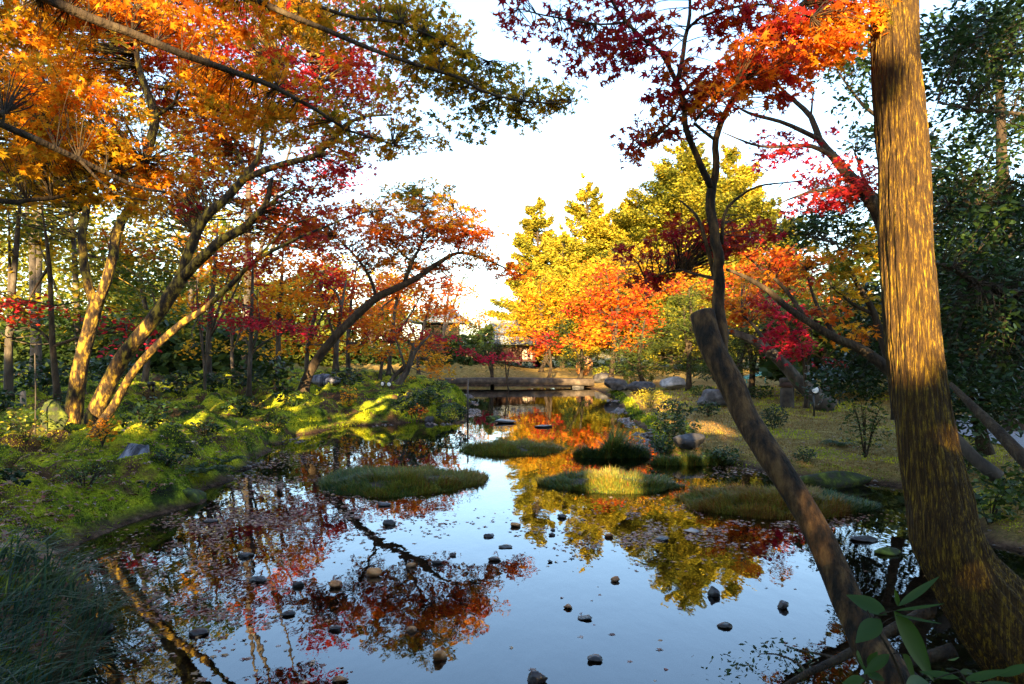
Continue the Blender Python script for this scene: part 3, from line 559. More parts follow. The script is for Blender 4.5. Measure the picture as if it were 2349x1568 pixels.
# ------------------------------------------------------------------ broadleaf evergreens on the right
def evergreen(name, label, limbs, blobs, size, seed, group=None, **k):
    return tree(name, label, 'tree', limbs, blobs, M_bark, M_green, OVAL, size, group, seed, twig=.004, maxd=2.2, per=12, tilt=.9, flatz=.6, **k)
evergreen('broadleaf_evergreen', 'dense dark glossy evergreen filling the right edge behind the tall trunk',
     [([(2420, 1080, 6.5), (2400, 900, 6.5), (2380, 700, 6.5), (2400, 480, 6.5), (2390, 200, 6.5), (2380, 0, 6.5)], [.12, .11, .10, .09, .07, .05]),
      ([(2390, 660, 6.5), (2330, 670, 6.3), (2250, 650, 6.2), (2190, 615, 6.1), (2130, 600, 6.1)], [.06, .04, .035, .025, .012]),
      ([(2390, 270, 6.5), (2320, 258, 6.2), (2250, 255, 6.1), (2150, 235, 6.0)], [.03, .02, .016, .008]),
      ([(2390, 480, 6.5), (2280, 470, 6.4), (2180, 470, 6.3)], [.03, .02, .01]),
      ([(2385, 100, 6.5), (2280, 130, 6.4), (2180, 60, 6.3)], [.03, .02, .01])],
     [(2180, 80, 80, 70, 6.2, .8, 1.16, 0.26), (2280, 60, 90, 70, 6.3, .8, 1.16, 0.26), (2240, 180, 120, 50, 6.2, .8, 1.23, 0.29), (2320, 150, 60, 50, 6.4, .8, 1.30, 0.26), (2180, 290, 70, 40, 6.2, .8, 0.80, 0.34), (2290, 330, 80, 40, 6.2, .8, 1.01, 0.44),
      (2200, 390, 80, 50, 6.2, .8, 1.01, 0.36), (2310, 430, 70, 60, 6.4, .8, 1.30, 0.31), (2200, 500, 90, 50, 6.3, .8, 1.45, 0.29), (2310, 540, 70, 50, 6.4, .8, 1.59, 0.26), (2200, 600, 80, 50, 6.3, .8, 1.45, 0.27), (2300, 650, 80, 50, 6.4, .8, 1.59, 0.24),
      (2200, 720, 80, 50, 6.4, .8, 1.59, 0.22), (2310, 760, 80, 50, 6.4, .8, 1.59, 0.22), (2200, 830, 80, 50, 6.4, .7, 1.30, 0.24), (2300, 870, 80, 50, 6.4, .7, 1.45, 0.26)],
     .062, 41)
evergreen('broadleaf_evergreen', 'small-leaved dark evergreen showing between the sky gap and the left side of the tall trunk',
     [([(2150, 1000, 9.5), (2120, 800, 9.5), (2080, 500, 9.5), (2060, 300, 9.5), (2040, 120, 9.5)], [.10, .09, .08, .06, .03]),
      ([(2080, 480, 9.5), (2000, 440, 9.4), (1960, 350, 9.4)], [.04, .03, .015]), ([(2060, 300, 9.5), (1980, 240, 9.4), (1920, 160, 9.4)], [.035, .025, .01])],
     [(1930, 150, 60, 30, 9.3, .7, 0.87, 0.21), (1975, 200, 40, 50, 9.4, .7, 0.87, 0.21), (1970, 330, 50, 40, 9.4, .7, 1.01, 0.21), (1990, 110, 50, 60, 9.4, .7, 1.01, 0.26), (1920, 500, 60, 40, 9.5, .7, 1.16, 0.30), (1990, 540, 50, 50, 9.5, .7, 1.45, 0.34),
      (1860, 500, 50, 26, 9.6, .6, 0.87, 0.29), (2150, 450, 60, 200, 9.8, .9, 1.30, 0.26), (1990, 690, 60, 60, 9.8, .7, 1.30, 0.26), (2000, 800, 70, 70, 9.8, .7, 1.45, 0.22), (1930, 870, 80, 40, 9.8, .7, 1.16, 0.20), (1830, 540, 60, 40, 10, .7, 0.87, 0.42)],
     .075, 42)
evergreen('broadleaf_evergreen', 'dark evergreen thicket low at the right edge above the grey path',
     [([(2260, 1040, 9.0), (2240, 920, 9.0), (2260, 800, 9.0)], [.08, .06, .03])],
     [(2200, 780, 90, 80, 9, 1, 1.59, 0.19), (2300, 800, 90, 90, 9, 1, 1.59, 0.19), (2200, 900, 90, 60, 9, .9, 1.45, 0.26), (2310, 920, 80, 50, 9, .9, 1.30, 0.26), (2200, 960, 60, 40, 9, .9, 1.16, 0.34), (2330, 640, 80, 80, 9.2, 1, 1.59, 0.26), (2190, 640, 80, 80, 9.2, 1, 1.59, 0.26)],
     .085, 43)
evergreen('broadleaf_evergreen', 'shaded evergreen deep behind the right edge, seen only through gaps in the front one',
     [([(2330, 1000, 11.5), (2320, 700, 11.5), (2300, 400, 11.5), (2290, 100, 11.5)], [.15, .12, .09, .05])],
     [(2200, 100, 110, 90, 11.5, 1.2, .8, .2), (2330, 60, 90, 90, 11.5, 1.2, .9, .2), (2330, 250, 100, 90, 11.5, 1.2, .8, .2), (2200, 470, 110, 70, 11.5, 1.2, 1.0, .2), (2340, 480, 100, 100, 11.5, 1.2, 1.1, .2), (2200, 600, 110, 90, 11.5, 1.2, 1.1, .2), (2340, 680, 100, 100, 11.5, 1.2, 1.1, .2), (2160, 760, 90, 80, 11.5, 1, 1.1, .2)],
     .10, 44)
mb = MB()
for pts, rr in (([(2440, 1130, 5.2), (2349, 1052, 5.4), (2290, 990, 5.6), (2230, 930, 5.8), (2180, 880, 6.0)], [.065, .055, .045, .035, .02]),):
    sp, r_ = spline([P(*p) for p in pts], rr, .08); mb.tube(sp, r_, 14, True, .1, 3)
root = empty('leaning_tree', P(2440, 1130, 5.2), 'dark bare leaning tree slanting across the grey path at the right edge', 'tree'); mb.build('trunk', M_bark, root, True)
mb = MB(); sp, r_ = spline([P(2290, 1095, 6.4), P(2230, 1045, 6.5), P(2180, 990, 6.6), P(2150, 950, 6.7)], [.07, .06, .055, .05], .08); mb.tube(sp, r_, 12, True, .1, 4)
root = empty('leaning_tree', P(2290, 1095, 6.4), 'grey leaning tree stem just right of the tall trunk, under the dark one', 'tree'); mb.build('trunk', M_barkG, root, True)
# low dead branches at the foot of the tall trunk
mb = MB()
for pts, rr in (([(2135, 1400, 3.05), (2060, 1437, 3.05), (2000, 1470, 3.05), (1925, 1510, 3.05), (1850, 1545, 3.0), (1770, 1590, 2.95)], [.03, .024, .021, .019, .014, .008]),
                ([(2190, 1490, 2.9), (2120, 1510, 2.95), (2020, 1540, 2.95), (1960, 1565, 2.95)], [.03, .025, .018, .012]),
                ([(1925, 1510, 3.05), (1880, 1500, 3.1), (1830, 1490, 3.2), (1800, 1480, 3.3)], [.008, .006, .004, .003]),
                ([(1850, 1545, 3.0), (1830, 1520, 3.1), (1780, 1500, 3.2), (1740, 1500, 3.3)], [.006, .005, .004, .002])):
    sp, r_ = spline([P(*p) for p in pts], rr, .05); mb.tube(sp, r_, 10, True, .15, 5)
root = empty('low_branch', P(2135, 1400, 3.05), 'dark bare low branch over the water behind the leaning trunk', 'branch')
mb.build('wood', M_bark, root, True)
r_ = np.random.default_rng(77); C = np.concatenate([P(*p)+r_.normal(0, .05, (70, 3))*np.array([1.6, 1, .5]) for p in ((1800, 1490, 3.2), (1750, 1510, 3.2), (1690, 1540, 3.2), (1860, 1530, 3.1))])
leafmesh('leaves', C, .022, OVAL, M_green, root, r_.uniform(.1, .35, len(C)), .7, r=r_)

# ------------------------------------------------------------------ background woods
def bgtree(name, label, x, Y, top, crown, lsize, seed, lean=0, hgt=None, tr=.11, shape=DIA, bark=None, group=None, mat=None, forks=3, base=None):
    tr = tr*.75
    """x at the foot, top of the stem at photo height `top`; crown blobs relative to photo"""
    r = np.random.default_rng(seed)
    X0 = (x-CX)/F*Y; z0 = float(ground_z(X0, Y))-.05
    yb = HY+(CAMZ-z0)*F/Y
    mid = (yb+top)/2; xl = lean
    main = [(x, yb, Y), (x+xl*.2+r.normal(0, 6), yb*.7+top*.3, Y), (x+xl*.5+r.normal(0, 8), mid*.6+top*.4, Y), (x+xl, top, Y)]
    limbs = [(main, [tr, tr*.85, tr*.6, tr*.2])]
    for i in range(forks):
        b = crown[r.integers(len(crown))]; q = main[1] if i % 2 == 0 else main[2]
        limbs.append(([q, ((q[0]+b[0])/2+r.normal(0, 10), (q[1]*.45+b[1]*.55), Y), (b[0], b[1], Y)], [tr*.5, tr*.35, tr*.12]))
    bl = [(bx, by, rx, ry, Y+r.normal(0, .3), 1.6, cov*(1.35 if x < 700 else 1.1), hue) for bx, by, rx, ry, cov, hue in crown]
    return tree(name, label, 'tree', limbs, bl, bark or M_barkG, mat or M_maple, shape, lsize, group, seed, 9, .08, .012, 5.0, 22, .7, 0, .3, .5, twig_sides=3)
g = 'maples in the left wood'
bgtree('woodland_maple', 'yellow-green maple in the left wood directly behind the forked trunk', 190, 14, 420, [(150, 520, 120, 70, .75, .86), (260, 600, 130, 60, .8, .92), (330, 540, 90, 60, .7, .82), (220, 690, 110, 40, .6, .95), (90, 560, 80, 60, .5, .78)], .12, 51, -30, group=g)
bgtree('woodland_maple', 'green maple with low leafy crown at the far left edge', 20, 13, 420, [(20, 480, 90, 70, .7, .93), (60, 700, 90, 50, .6, .98), (10, 580, 60, 40, .3, .86), (110, 760, 90, 50, .6, 1.0)], .12, 52, 30, group=g)
bgtree('woodland_maple', 'grey-stemmed tree standing behind the crooked stem at the left edge', 82, 20, 460, [(70, 380, 110, 60, .7, .9), (120, 180, 90, 60, .6, .95), (140, 130, 60, 50, .6, .92)], .14, 53, 0, tr=.22, group=g)
bgtree('woodland_maple', 'crooked dark-stemmed maple with sparse red sprays at far left', 135, 12, 470, [(60, 700, 70, 14, .7, .14), (130, 695, 60, 10, .5, .14), (30, 730, 60, 14, .6, .2), (290, 745, 60, 20, .6, .12), (300, 770, 40, 20, .5, .1)], .10, 54, -40, tr=.08, bark=M_bark, group=g)
bgtree('woodland_maple', 'light green maple between the forked trunk and the thick leaning maple', 330, 18, 470, [(340, 640, 90, 60, .8, .96), (400, 560, 70, 50, .6, .85), (300, 680, 80, 40, .7, .97), (380, 720, 70, 40, .6, .93)], .13, 55, 30, group=g)
bgtree('woodland_maple', 'orange maple seen through the fork of the thick leaning maple', 480, 17, 500, [(500, 620, 60, 50, .6, .55), (540, 560, 60, 40, .6, .38), (470, 560, 50, 40, .6, .62), (440, 700, 60, 30, .5, .7), (560, 620, 40, 30, .6, .22)], .12, 56, 20, group=g)
bgtree('woodland_maple', 'maple with level crimson sprays in the middle of the left wood', 570, 16, 560, [(560, 730, 80, 14, .9, .10), (620, 745, 70, 16, .9, .08), (520, 700, 60, 12, .7, .12), (660, 760, 50, 12, .8, .1), (590, 690, 60, 20, .4, .3)], .10, 57, 10, tr=.08, group=g)
bgtree('woodland_maple', 'tall golden-orange maple left of the stream-bend maple', 640, 20, 560, [(650, 640, 60, 60, .8, .60), (620, 700, 60, 40, .7, .66), (690, 600, 50, 50, .6, .5), (600, 780, 60, 30, .6, .7), (680, 700, 50, 40, .7, .56)], .14, 58, 10, group=g)
bgtree('woodland_maple', 'red-topped slim maple just left of the stream-bend maple', 705, 22, 570, [(750, 620, 40, 50, .7, .18), (740, 700, 50, 40, .7, .22), (780, 650, 50, 40, .6, .24), (720, 760, 50, 26, .6, .4)], .14, 59, 35, group=g)
bgtree('woodland_maple', 'orange maple behind the stream-bend maple trunk', 800, 24, 600, [(800, 700, 60, 40, .8, .50), (840, 650, 60, 36, .7, .36), (760, 790, 60, 30, .7, .58), (860, 740, 50, 30, .7, .5), (830, 790, 50, 24, .5, .62)], .16, 60, 20, group=g)
bgtree('woodland_maple', 'brown-orange maple under the crown of the stream-bend maple', 890, 26, 600, [(930, 660, 70, 36, .8, .40), (980, 650, 70, 30, .7, .36), (880, 720, 60, 40, .8, .50), (1010, 690, 50, 24, .7, .38), (900, 640, 60, 30, .6, .5)], .16, 61, 60, group=g)
bgtree('woodland_maple', 'maple with a flat crimson layer in front of the first tiled roof', 870, 25, 740, [(950, 768, 60, 10, 1.1, .07), (1010, 772, 50, 10, 1.1, .05), (880, 770, 50, 12, .9, .12), (1060, 800, 40, 9, .7, .1), (930, 750, 30, 14, .9, .25)], .12, 62, 60, tr=.09, group=g)
bgtree('woodland_maple', 'low golden maple beside the end of the stone bridge', 890, 22, 800, [(985, 825, 50, 26, .9, .60), (940, 800, 40, 20, .8, .55), (1010, 845, 40, 16, .8, .62), (1000, 790, 30, 16, .8, .45), (930, 880, 50, 20, .3, .7), (880, 800, 40, 20, .7, .56)], .12, 63, 60, tr=.10, bark=M_barkG, group=g)
bgtree('woodland_maple', 'small dark red maple spreading low in front of the tea house', 1170, 29, 800, [(1160, 812, 40, 7, 1.0, .05), (1120, 822, 40, 7, 1.0, .06), (1190, 818, 26, 6, .9, .08)], .12, 64, -20, tr=.05, bark=M_bark, group=g)
bgtree('woodland_maple', 'pale bare-stemmed tree in the middle of the left wood', 540, 19, 640, [(540, 640, 50, 30, .4, .9), (500, 660, 50, 30, .3, .8)], .12, 65, -10, tr=.07, group=g)
bgtree('woodland_maple', 'thin pale stem with yellow leaves right of the slender maple', 470, 15, 640, [(450, 790, 30, 26, .5, .74), (480, 640, 60, 30, .3, .9), (455, 600, 40, 20, .3, .78)], .10, 66, -20, tr=.05, group=g)
bgtree('woodland_maple', 'grey-barked twin of the golden maple, nearer the dark boulder', 770, 21, 640, [(790, 720, 50, 30, .6, .34), (730, 640, 40, 40, .5, .3), (700, 790, 60, 20, .6, .6)], .13, 67, 25, tr=.12, group=g)
bgtree('woodland_maple', 'leaning grey stem next to the pair of white spotlights', 905, 20, 770, [(950, 780, 50, 16, .5, .5), (900, 760, 40, 20, .5, .44)], .12, 68, 80, tr=.13, group=g)
bgtree('woodland_maple', 'dull green tree high behind the crown of the forked maple', 430, 28, 300, [(470, 380, 90, 60, .7, .98), (400, 300, 70, 60, .6, .95), (300, 230, 60, 50, .7, .93), (520, 520, 70, 60, .6, .92), (250, 380, 80, 60, .6, .95)], .18, 69, 20, tr=.2, group=g)
bgtree('woodland_maple', 'pinkish red maple high behind the thick leaning maple', 560, 24, 200, [(560, 60, 80, 50, .5, .08), (640, 150, 80, 60, .5, .14), (760, 380, 70, 40, .6, .16), (700, 230, 80, 50, .5, .12), (600, 430, 60, 40, .6, .3), (680, 520, 60, 40, .7, .28)], .15, 70, 40, tr=.2, group=g)
bgtree('woodland_pine', 'sparse grey-green pine behind the stream-bend maple crown', 1010, 38, 600, [(1060, 640, 50, 24, .5, .2), (1000, 600, 50, 20, .5, .25), (1080, 600, 30, 14, .4, .2), (1090, 680, 30, 16, .5, .45), (1040, 690, 40, 14, .5, .5)], .2, 71, 30, tr=.14, mat=M_fir, shape=NEED)
bgtree('woodland_maple', 'small yellow maple right of the first tiled roof', 1100, 42, 720, [(1080, 735, 40, 20, .8, .62), (1110, 720, 24, 14, .7, .7), (1130, 750, 30, 14, .6, .9)], .2, 72, 0, tr=.1, group=g)

# right half
g2_ = 'trees on the far right bank'
bgtree('fire_maple', 'flaming orange-red maple right of the tea house, biggest on the far bank', 1400, 30, 640, [(1360, 700, 70, 40, .9, .36), (1430, 680, 80, 40, .9, .42), (1370, 750, 60, 36, .9, .46), (1450, 730, 70, 40, .9, .34), (1500, 660, 70, 26, .9, .40), (1390, 620, 40, 26, .7, .32), (1340, 780, 40, 20, .8, .46), (1430, 780, 50, 24, .8, .44), (1550, 650, 50, 20, .7, .4)], .17, 81, 20, tr=.16, bark=M_bark, group=g2_)
bgtree('fire_maple', 'small orange-red maple beside the tea house wall', 1255, 33, 770, [(1245, 770, 26, 20, 1.0, .22), (1230, 800, 26, 14, .9, .38), (1262, 790, 26, 16, .8, .34)], .15, 82, -6, tr=.10, bark=M_bark, group=g2_)
bgtree('fire_maple', 'reddish orange maple behind the bushy pine', 1700, 24, 620, [(1760, 620, 80, 36, .7, .34), (1700, 680, 60, 40, .6, .3), (1830, 640, 60, 40, .6, .38), (1790, 580, 70, 26, .6, .4), (1660, 640, 60, 30, .6, .4), (1900, 690, 50, 40, .6, .4)], .15, 83, 30, tr=.14, bark=M_bark, group=g2_)
g3 = 'soft green pines on the right bank'
def pine(label, x, Y, top, crown, seed, ls=.16): return bgtree('bushy_pine', label, x, Y, top, crown, ls, seed, 0, tr=.13, shape=NEED, mat=M_fir, group=g3, bark=M_bark)
pine('soft green pine behind the sawn end of the leaning trunk', 1580, 24, 660, [(1570, 700, 60, 40, 1.0, .34), (1600, 760, 80, 36, 1.0, .22), (1540, 760, 60, 30, 1.0, .3), (1620, 820, 80, 30, 1.1, .2), (1560, 830, 70, 20, 1.0, .24), (1610, 660, 40, 26, .8, .5)], 91)
pine('rounded green pine just right of the fire maple', 1480, 27, 730, [(1470, 790, 60, 30, 1.0, .3), (1440, 820, 60, 26, 1.1, .14), (1500, 840, 60, 18, 1.0, .3), (1520, 790, 50, 24, 1.0, .34)], 92)
pine('dark green pine behind the crimson maple', 1720, 20, 690, [(1700, 720, 60, 40, 1.0, .2), (1730, 800, 70, 40, 1.0, .16), (1790, 850, 90, 24, 1.0, .1), (1690, 850, 60, 24, 1.0, .18), (1870, 780, 80, 50, .9, .14), (1680, 780, 50, 40, 1, .2), (1950, 850, 80, 30, .9, .1)], 93, .13)
pine('dark round conifer at the foot of the yellow tree', 1330, 34, 770, [(1300, 800, 40, 34, 1.1, .08), (1290, 750, 30, 34, .8, .15), (1320, 830, 40, 16, 1.1, .06), (1370, 820, 40, 20, 1, .1)], 94, .2)
pine('low wind-trained pine in front of the tea house', 1130, 31, 790, [(1140, 795, 36, 12, 1.1, .25), (1110, 806, 40, 9, 1.1, .2), (1150, 832, 50, 10, 1.1, .12), (1090, 800, 30, 8, .8, .3)], 95, .14)

# tall sunlit conifers
def conifer(label, x, Y, top, w, seed, hue=.75, name='tall_conifer', nlev=15, base_y=None, ls=.18, low=.12, dens=1.0):
    r = np.random.default_rng(seed)
    X0 = (x-CX)/F*Y; z0 = float(ground_z(X0, Y))-.1; zt = CAMZ-(top-HY)/F*Y; H = zt-z0; k = Y/F
    root = empty(name, (X0, Y, z0), label, 'tree', 'sunlit conifers beyond the pond')
    mb = MB(); sp, rr = spline([(X0, Y, z0), (X0+.1, Y, z0+H*.5), (X0, Y, z0+H*.98)], [H*.022, H*.014, .03], .5); mb.tube(sp, rr, 9, True, .08, seed)
    C = []; HU = []; mt = MB()
    for i in range(nlev):
        t = low+(1-low)*(i/(nlev-1))**.9; z = z0+H*t
        rad = 1.6*w*k*r.uniform(.75, 1.2)*(1-((t-low)/(1-low))**2.0)**.85*(.75+.25*math.sin(3.14*min(1, (t-low)*2.6+.25)))+.45
        nb = max(6, int(11*(rad/2.2)**.7))
        for j in range(nb):
            a = r.uniform(0, 2*np.pi); L = rad*r.uniform(.6, 1.12); zz = z+r.normal(0, H*.02)
            up = .12+.28*t
            e = np.array([X0+math.cos(a)*L, Y+math.sin(a)*L, zz+L*up])
            mt.tube([(X0, Y, zz), ((X0+e[0])/2, (Y+e[1])/2, zz+L*up*.35), tuple(e)], [.05, .03, .012], 3, False)
            n = int(120*dens*L/.8); q = r.uniform(.25, 1.05, n)**.8
            sp_ = .32*L*(1.15-q*.6)
            lat = r.normal(0, 1, n)*sp_*.5
            px = X0+math.cos(a)*L*q-math.sin(a)*lat; py = Y+math.sin(a)*L*q+math.cos(a)*lat
            pz = zz+L*up*q**1.6+r.normal(0, .11, n)-.05*np.abs(lat)
            C.append(np.stack([px, py, pz], 1)); HU.append(np.full(n, hue-.12)+r.normal(0, .14)+r.normal(0, .12, n))
    mb.V += mt.V; mb.L += [q+mb.n for q in mt.L]; mb.N += mt.N; mb.build('trunk', M_bark, root, True)
    leafmesh('crown', np.concatenate(C), ls, np.array([(-.14, -.5), (.14, -.5), (.3, 0), (.12, .5), (-.12, .5), (-.3, 0)]), M_fir, root, np.concatenate(HU), .55, r=r)
conifer('tallest conifer, broad crown behind the sprouting trunk', 1575, 46, 335, 150, 101, .72, nlev=26, dens=1.3)
conifer('conifer right of the tallest one with a rounder gold crown', 1690, 50, 350, 90, 102, .95, nlev=22, dens=1.2)
conifer('middle conifer left of the tallest one', 1345, 48, 432, 82, 103, .95, nlev=24, dens=1.2)
conifer('slim pointed conifer, leftmost against the sky', 1232, 50, 472, 62, 104, .92, nlev=22, dens=1.1)
conifer('conifer just left of the tallest one with a flat shoulder', 1450, 47, 455, 80, 105, .9, nlev=22, dens=1.1)
conifer('conifer filling the gap right of the tallest one', 1650, 42, 520, 90, 106, .7, nlev=18)
conifer('dusky conifer behind the bushy pine', 1540, 40, 580, 80, 107, .6, nlev=16)
conifer('short gold conifer between the slim one and the middle one', 1290, 46, 540, 70, 109, .95, nlev=16)
conifer('conifer far right, half hidden by the bare-bough maple', 1780, 44, 470, 80, 110, .6, nlev=18)
pine('dark pine standing in front of the far pavilion wall', 1015, 46, 750, [(990, 758, 34, 14, 1.1, .12), (1040, 758, 34, 14, 1.1, .15), (1075, 775, 40, 18, 1.1, .2), (1015, 780, 50, 18, 1.1, .12), (1095, 755, 22, 14, .9, .4)], 96, .22)
pine('blue-green pine left of the tea house roof', 1095, 40, 740, [(1090, 745, 24, 14, .9, .15), (1105, 765, 30, 14, 1.0, .12), (1085, 790, 30, 14, 1.1, .1)], 97, .2)
bgtree('woodland_maple', 'rusty brown maple filling the gap right of the stream-bend maple', 960, 31, 620, [(900, 690, 60, 36, .8, .46), (980, 700, 60, 30, .8, .44), (1050, 665, 50, 26, .6, .40), (930, 620, 70, 30, .5, .5), (1030, 715, 40, 18, .7, .5)], .16, 73, 40, tr=.12, group=g)
bgtree('woodland_maple', 'olive tree low on the skyline left of the far pavilion', 850, 40, 640, [(850, 650, 80, 36, .8, .85), (920, 680, 60, 30, .8, .9), (780, 620, 70, 40, .7, .8), (870, 720, 90, 30, 1, .92), (960, 725, 40, 16, .9, .95)], .22, 74, 0, tr=.2, group=g)
bgtree('golden_tree', 'yellow tree peeping above the fire maple', 1420, 38, 600, [(1400, 620, 80, 40, .9, .72), (1500, 600, 80, 40, .9, .76), (1340, 650, 50, 40, .8, .74), (1600, 620, 80, 40, .8, .8)], .2, 111, 0, tr=.14, bark=M_bark)
bgtree('bushy_pine', 'tall green pine between the crimson maple and the tall trunk', 1900, 18, 600, [(1900, 640, 80, 50, 1, .3), (1850, 700, 80, 40, 1, .25), (1950, 760, 80, 50, 1, .2), (1830, 790, 80, 40, 1, .2), (1760, 720, 60, 40, 1, .3)], .13, 112, 0, tr=.10, bark=M_bark, shape=NEED, mat=M_fir, group=g3)
bgtree('golden_tree', 'golden yellow broadleaf tree above the tea house', 1240, 40, 650, [(1200, 690, 50, 40, .9, .74), (1250, 680, 50, 40, .9, .70), (1190, 740, 40, 34, .9, .74), (1240, 740, 50, 34, .9, .72), (1180, 770, 30, 20, .8, .74), (1290, 700, 40, 40, .8, .78), (1280, 650, 60, 26, .7, .76)], .2, 108, 0, tr=.16, bark=M_bark)

# dense far wood closing the horizon
r_ = np.random.default_rng(200)
C = []; HU = []
for x0, x1, yt, Yd, hue, n in ((-500, 1130, 765, 40, .1, 26000), (-500, 620, 740, 26, .05, 15000), (-900, 640, 440, 46, .8, 22000), (-600, 400, 720, 32, .22, 13000), (560, 925, 700, 44, .55, 9000), (1120, 2200, 800, 53, .2, 7000), (1750, 2900, 700, 20, .12, 16000), (1900, 2900, 560, 30, .2, 12000), (-700, 300, 560, 42, .6, 16000), (250, 800, 640, 38, .45, 16000)):
    xs = r_.uniform(x0, x1, n); k = Yd/F
    topv = yt+60*fbm(xs*.008, Yd, 0, 3, 5)*2
    yy = topv+(865-topv)*r_.uniform(0, 1, n)**1.1
    Yv = Yd+r_.normal(0, 1.6, n)
    C.append(np.stack([(xs-CX)/F*Yv, Yv, np.maximum(CAMZ-(yy-HY)/F*Yv, .1)], 1)); HU.append(hue+.35*fbm(xs*.02, yy*.03, 0, 3, 8)+r_.normal(0, .05, n))
tag(leafmesh('undergrowth', np.concatenate(C), .34, np.array([(0, -.5), (.2, -.25), (.26, .05), (0, .5), (-.26, .05), (-.2, -.25)]), M_fir, None, np.concatenate(HU)*.8, .8, r=r_),
    'dark green far woodland undergrowth closing the view behind all the trunks', 'undergrowth', kind='stuff')
#PART3
# ------------------------------------------------------------------ tea houses and bridge
def hiproof(mb, c, w, d, z0, h, ridge, over=.0, th=.12):
    """hipped roof with thickness; ridge along X"""
    x, y = c
    b = [(x-w/2, y-d/2, z0), (x+w/2, y-d/2, z0), (x+w/2, y+d/2, z0), (x-w/2, y+d/2, z0)]
    t = [(x-ridge/2, y, z0+h), (x+ridge/2, y, z0+h)]
    lo = [(a, e, f-th) for a, e, f in b]
    mb.add(b+t+lo, [(0, 1, 5, 4), (1, 2, 5), (2, 3, 4, 5), (3, 0, 4), (0, 6, 7, 1), (1, 7, 8, 2), (2, 8, 9, 3), (3, 9, 6, 0), (9, 8, 7, 6)])
def house(x, y0, Y, w, d, zeave, h, label, wm=None):
    X0 = (x-CX)/F*Y; z0 = float(ground_z(X0, Y))
    root = empty('tea_house', (X0, Y, z0), label, 'house')
    mb = MB(); hiproof(mb, (X0, Y), w+1.8, d+1.8, zeave, h, (w+1.8)*.45); mb.box((X0, Y, zeave+h+.06), ((w+1.8)*.47, .3, .24)); mb.build('roof', M_roof, root)
    mb = MB(); mb.box((X0, Y+.2, (z0+.3+zeave-.15)/2), (w-.2, d-.6, zeave-.15-z0-.3)); mb.build('wall', wm or M_plaster, root)
    mb = MB()
    for i in range(5): mb.box((X0-w/2+w*i/4, Y-d/2+.04, (z0+zeave-.15)/2), (.14, .14, zeave-.15-z0))
    mb.box((X0, Y-d/2+.04, zeave-.26), (w, .12, .2)); mb.build('posts', M_dwood, root)
    mb = MB(); mb.box((X0, Y-d/2-.25, z0+.32), (w+.3, .9, .1)); mb.build('veranda', M_dwood, root)
    for i in range(4):
        xx = X0-w/2+w*(i+.5)/4
        s = MB(); s.box((xx, Y-d/2+.17, z0+1.25), (w/4-.2, .05, 1.7)); p = s.build('door' if i in (1, 2) else 'window', M_dwood if i in (1, 2) or wm else M_paper, root)
        q = MB()
        for k in range(1, 4): q.box((xx-(w/4-.2)/2+(w/4-.2)*k/4, Y-d/2+.135, z0+1.25), (.03, .03, 1.7))
        for k in range(1, 4): q.box((xx, Y-d/2+.13, z0+.4+1.7*k/4), (w/4-.2, .03, .03))
        q.build('lattice', M_dwood, p)
    return root
house(1165, 0, 46, 3.4, 4.0, 2.1, 1.35, 'tea house with a grey-blue roof and dark open front at the head of the pond')
X0 = P(1020, 740, 52)[0]
house(1015, 0, 52, 2.6, 3.4, 3.75, .85, 'far pavilion whose pale blue roof shows above the crimson layer left of centre', M_dwood)
mb = MB(); zt = .50
vs = []; nb = 26
root = empty('stone_bridge', (-.6, 30.4, 0), 'low flat weathered stone slab bridge crossing the far end of the pond', 'bridge')
xs = np.linspace(-4.6, 3.6, nb); top = .36+.05*np.sin((xs+4.6)/8.2*np.pi)
V = []; 
for x, t in zip(xs, top):
    w_ = .03*fbm(x*2, 0, 0, 2, 5)
    V += [(x, 29.8+w_, t), (x, 31.0+w_, t), (x, 31.0+w_, t-.26), (x, 29.8+w_, t-.26)]
Qd = [(i*4+a, i*4+(a+1) % 4, i*4+4+(a+1) % 4, i*4+4+a) for i in range(nb-1) for a in range(4)]
mb.add(V, Qd+[(3, 2, 1, 0), ((nb-1)*4, (nb-1)*4+1, (nb-1)*4+2, (nb-1)*4+3)]); mb.build('deck', M_stoneb, root)
for x in (-3.9, 2.9):
    s = MB(); s.box((x, 30.4, .1), (.5, 1.0, .5)); s.build('pier', M_rock, root)

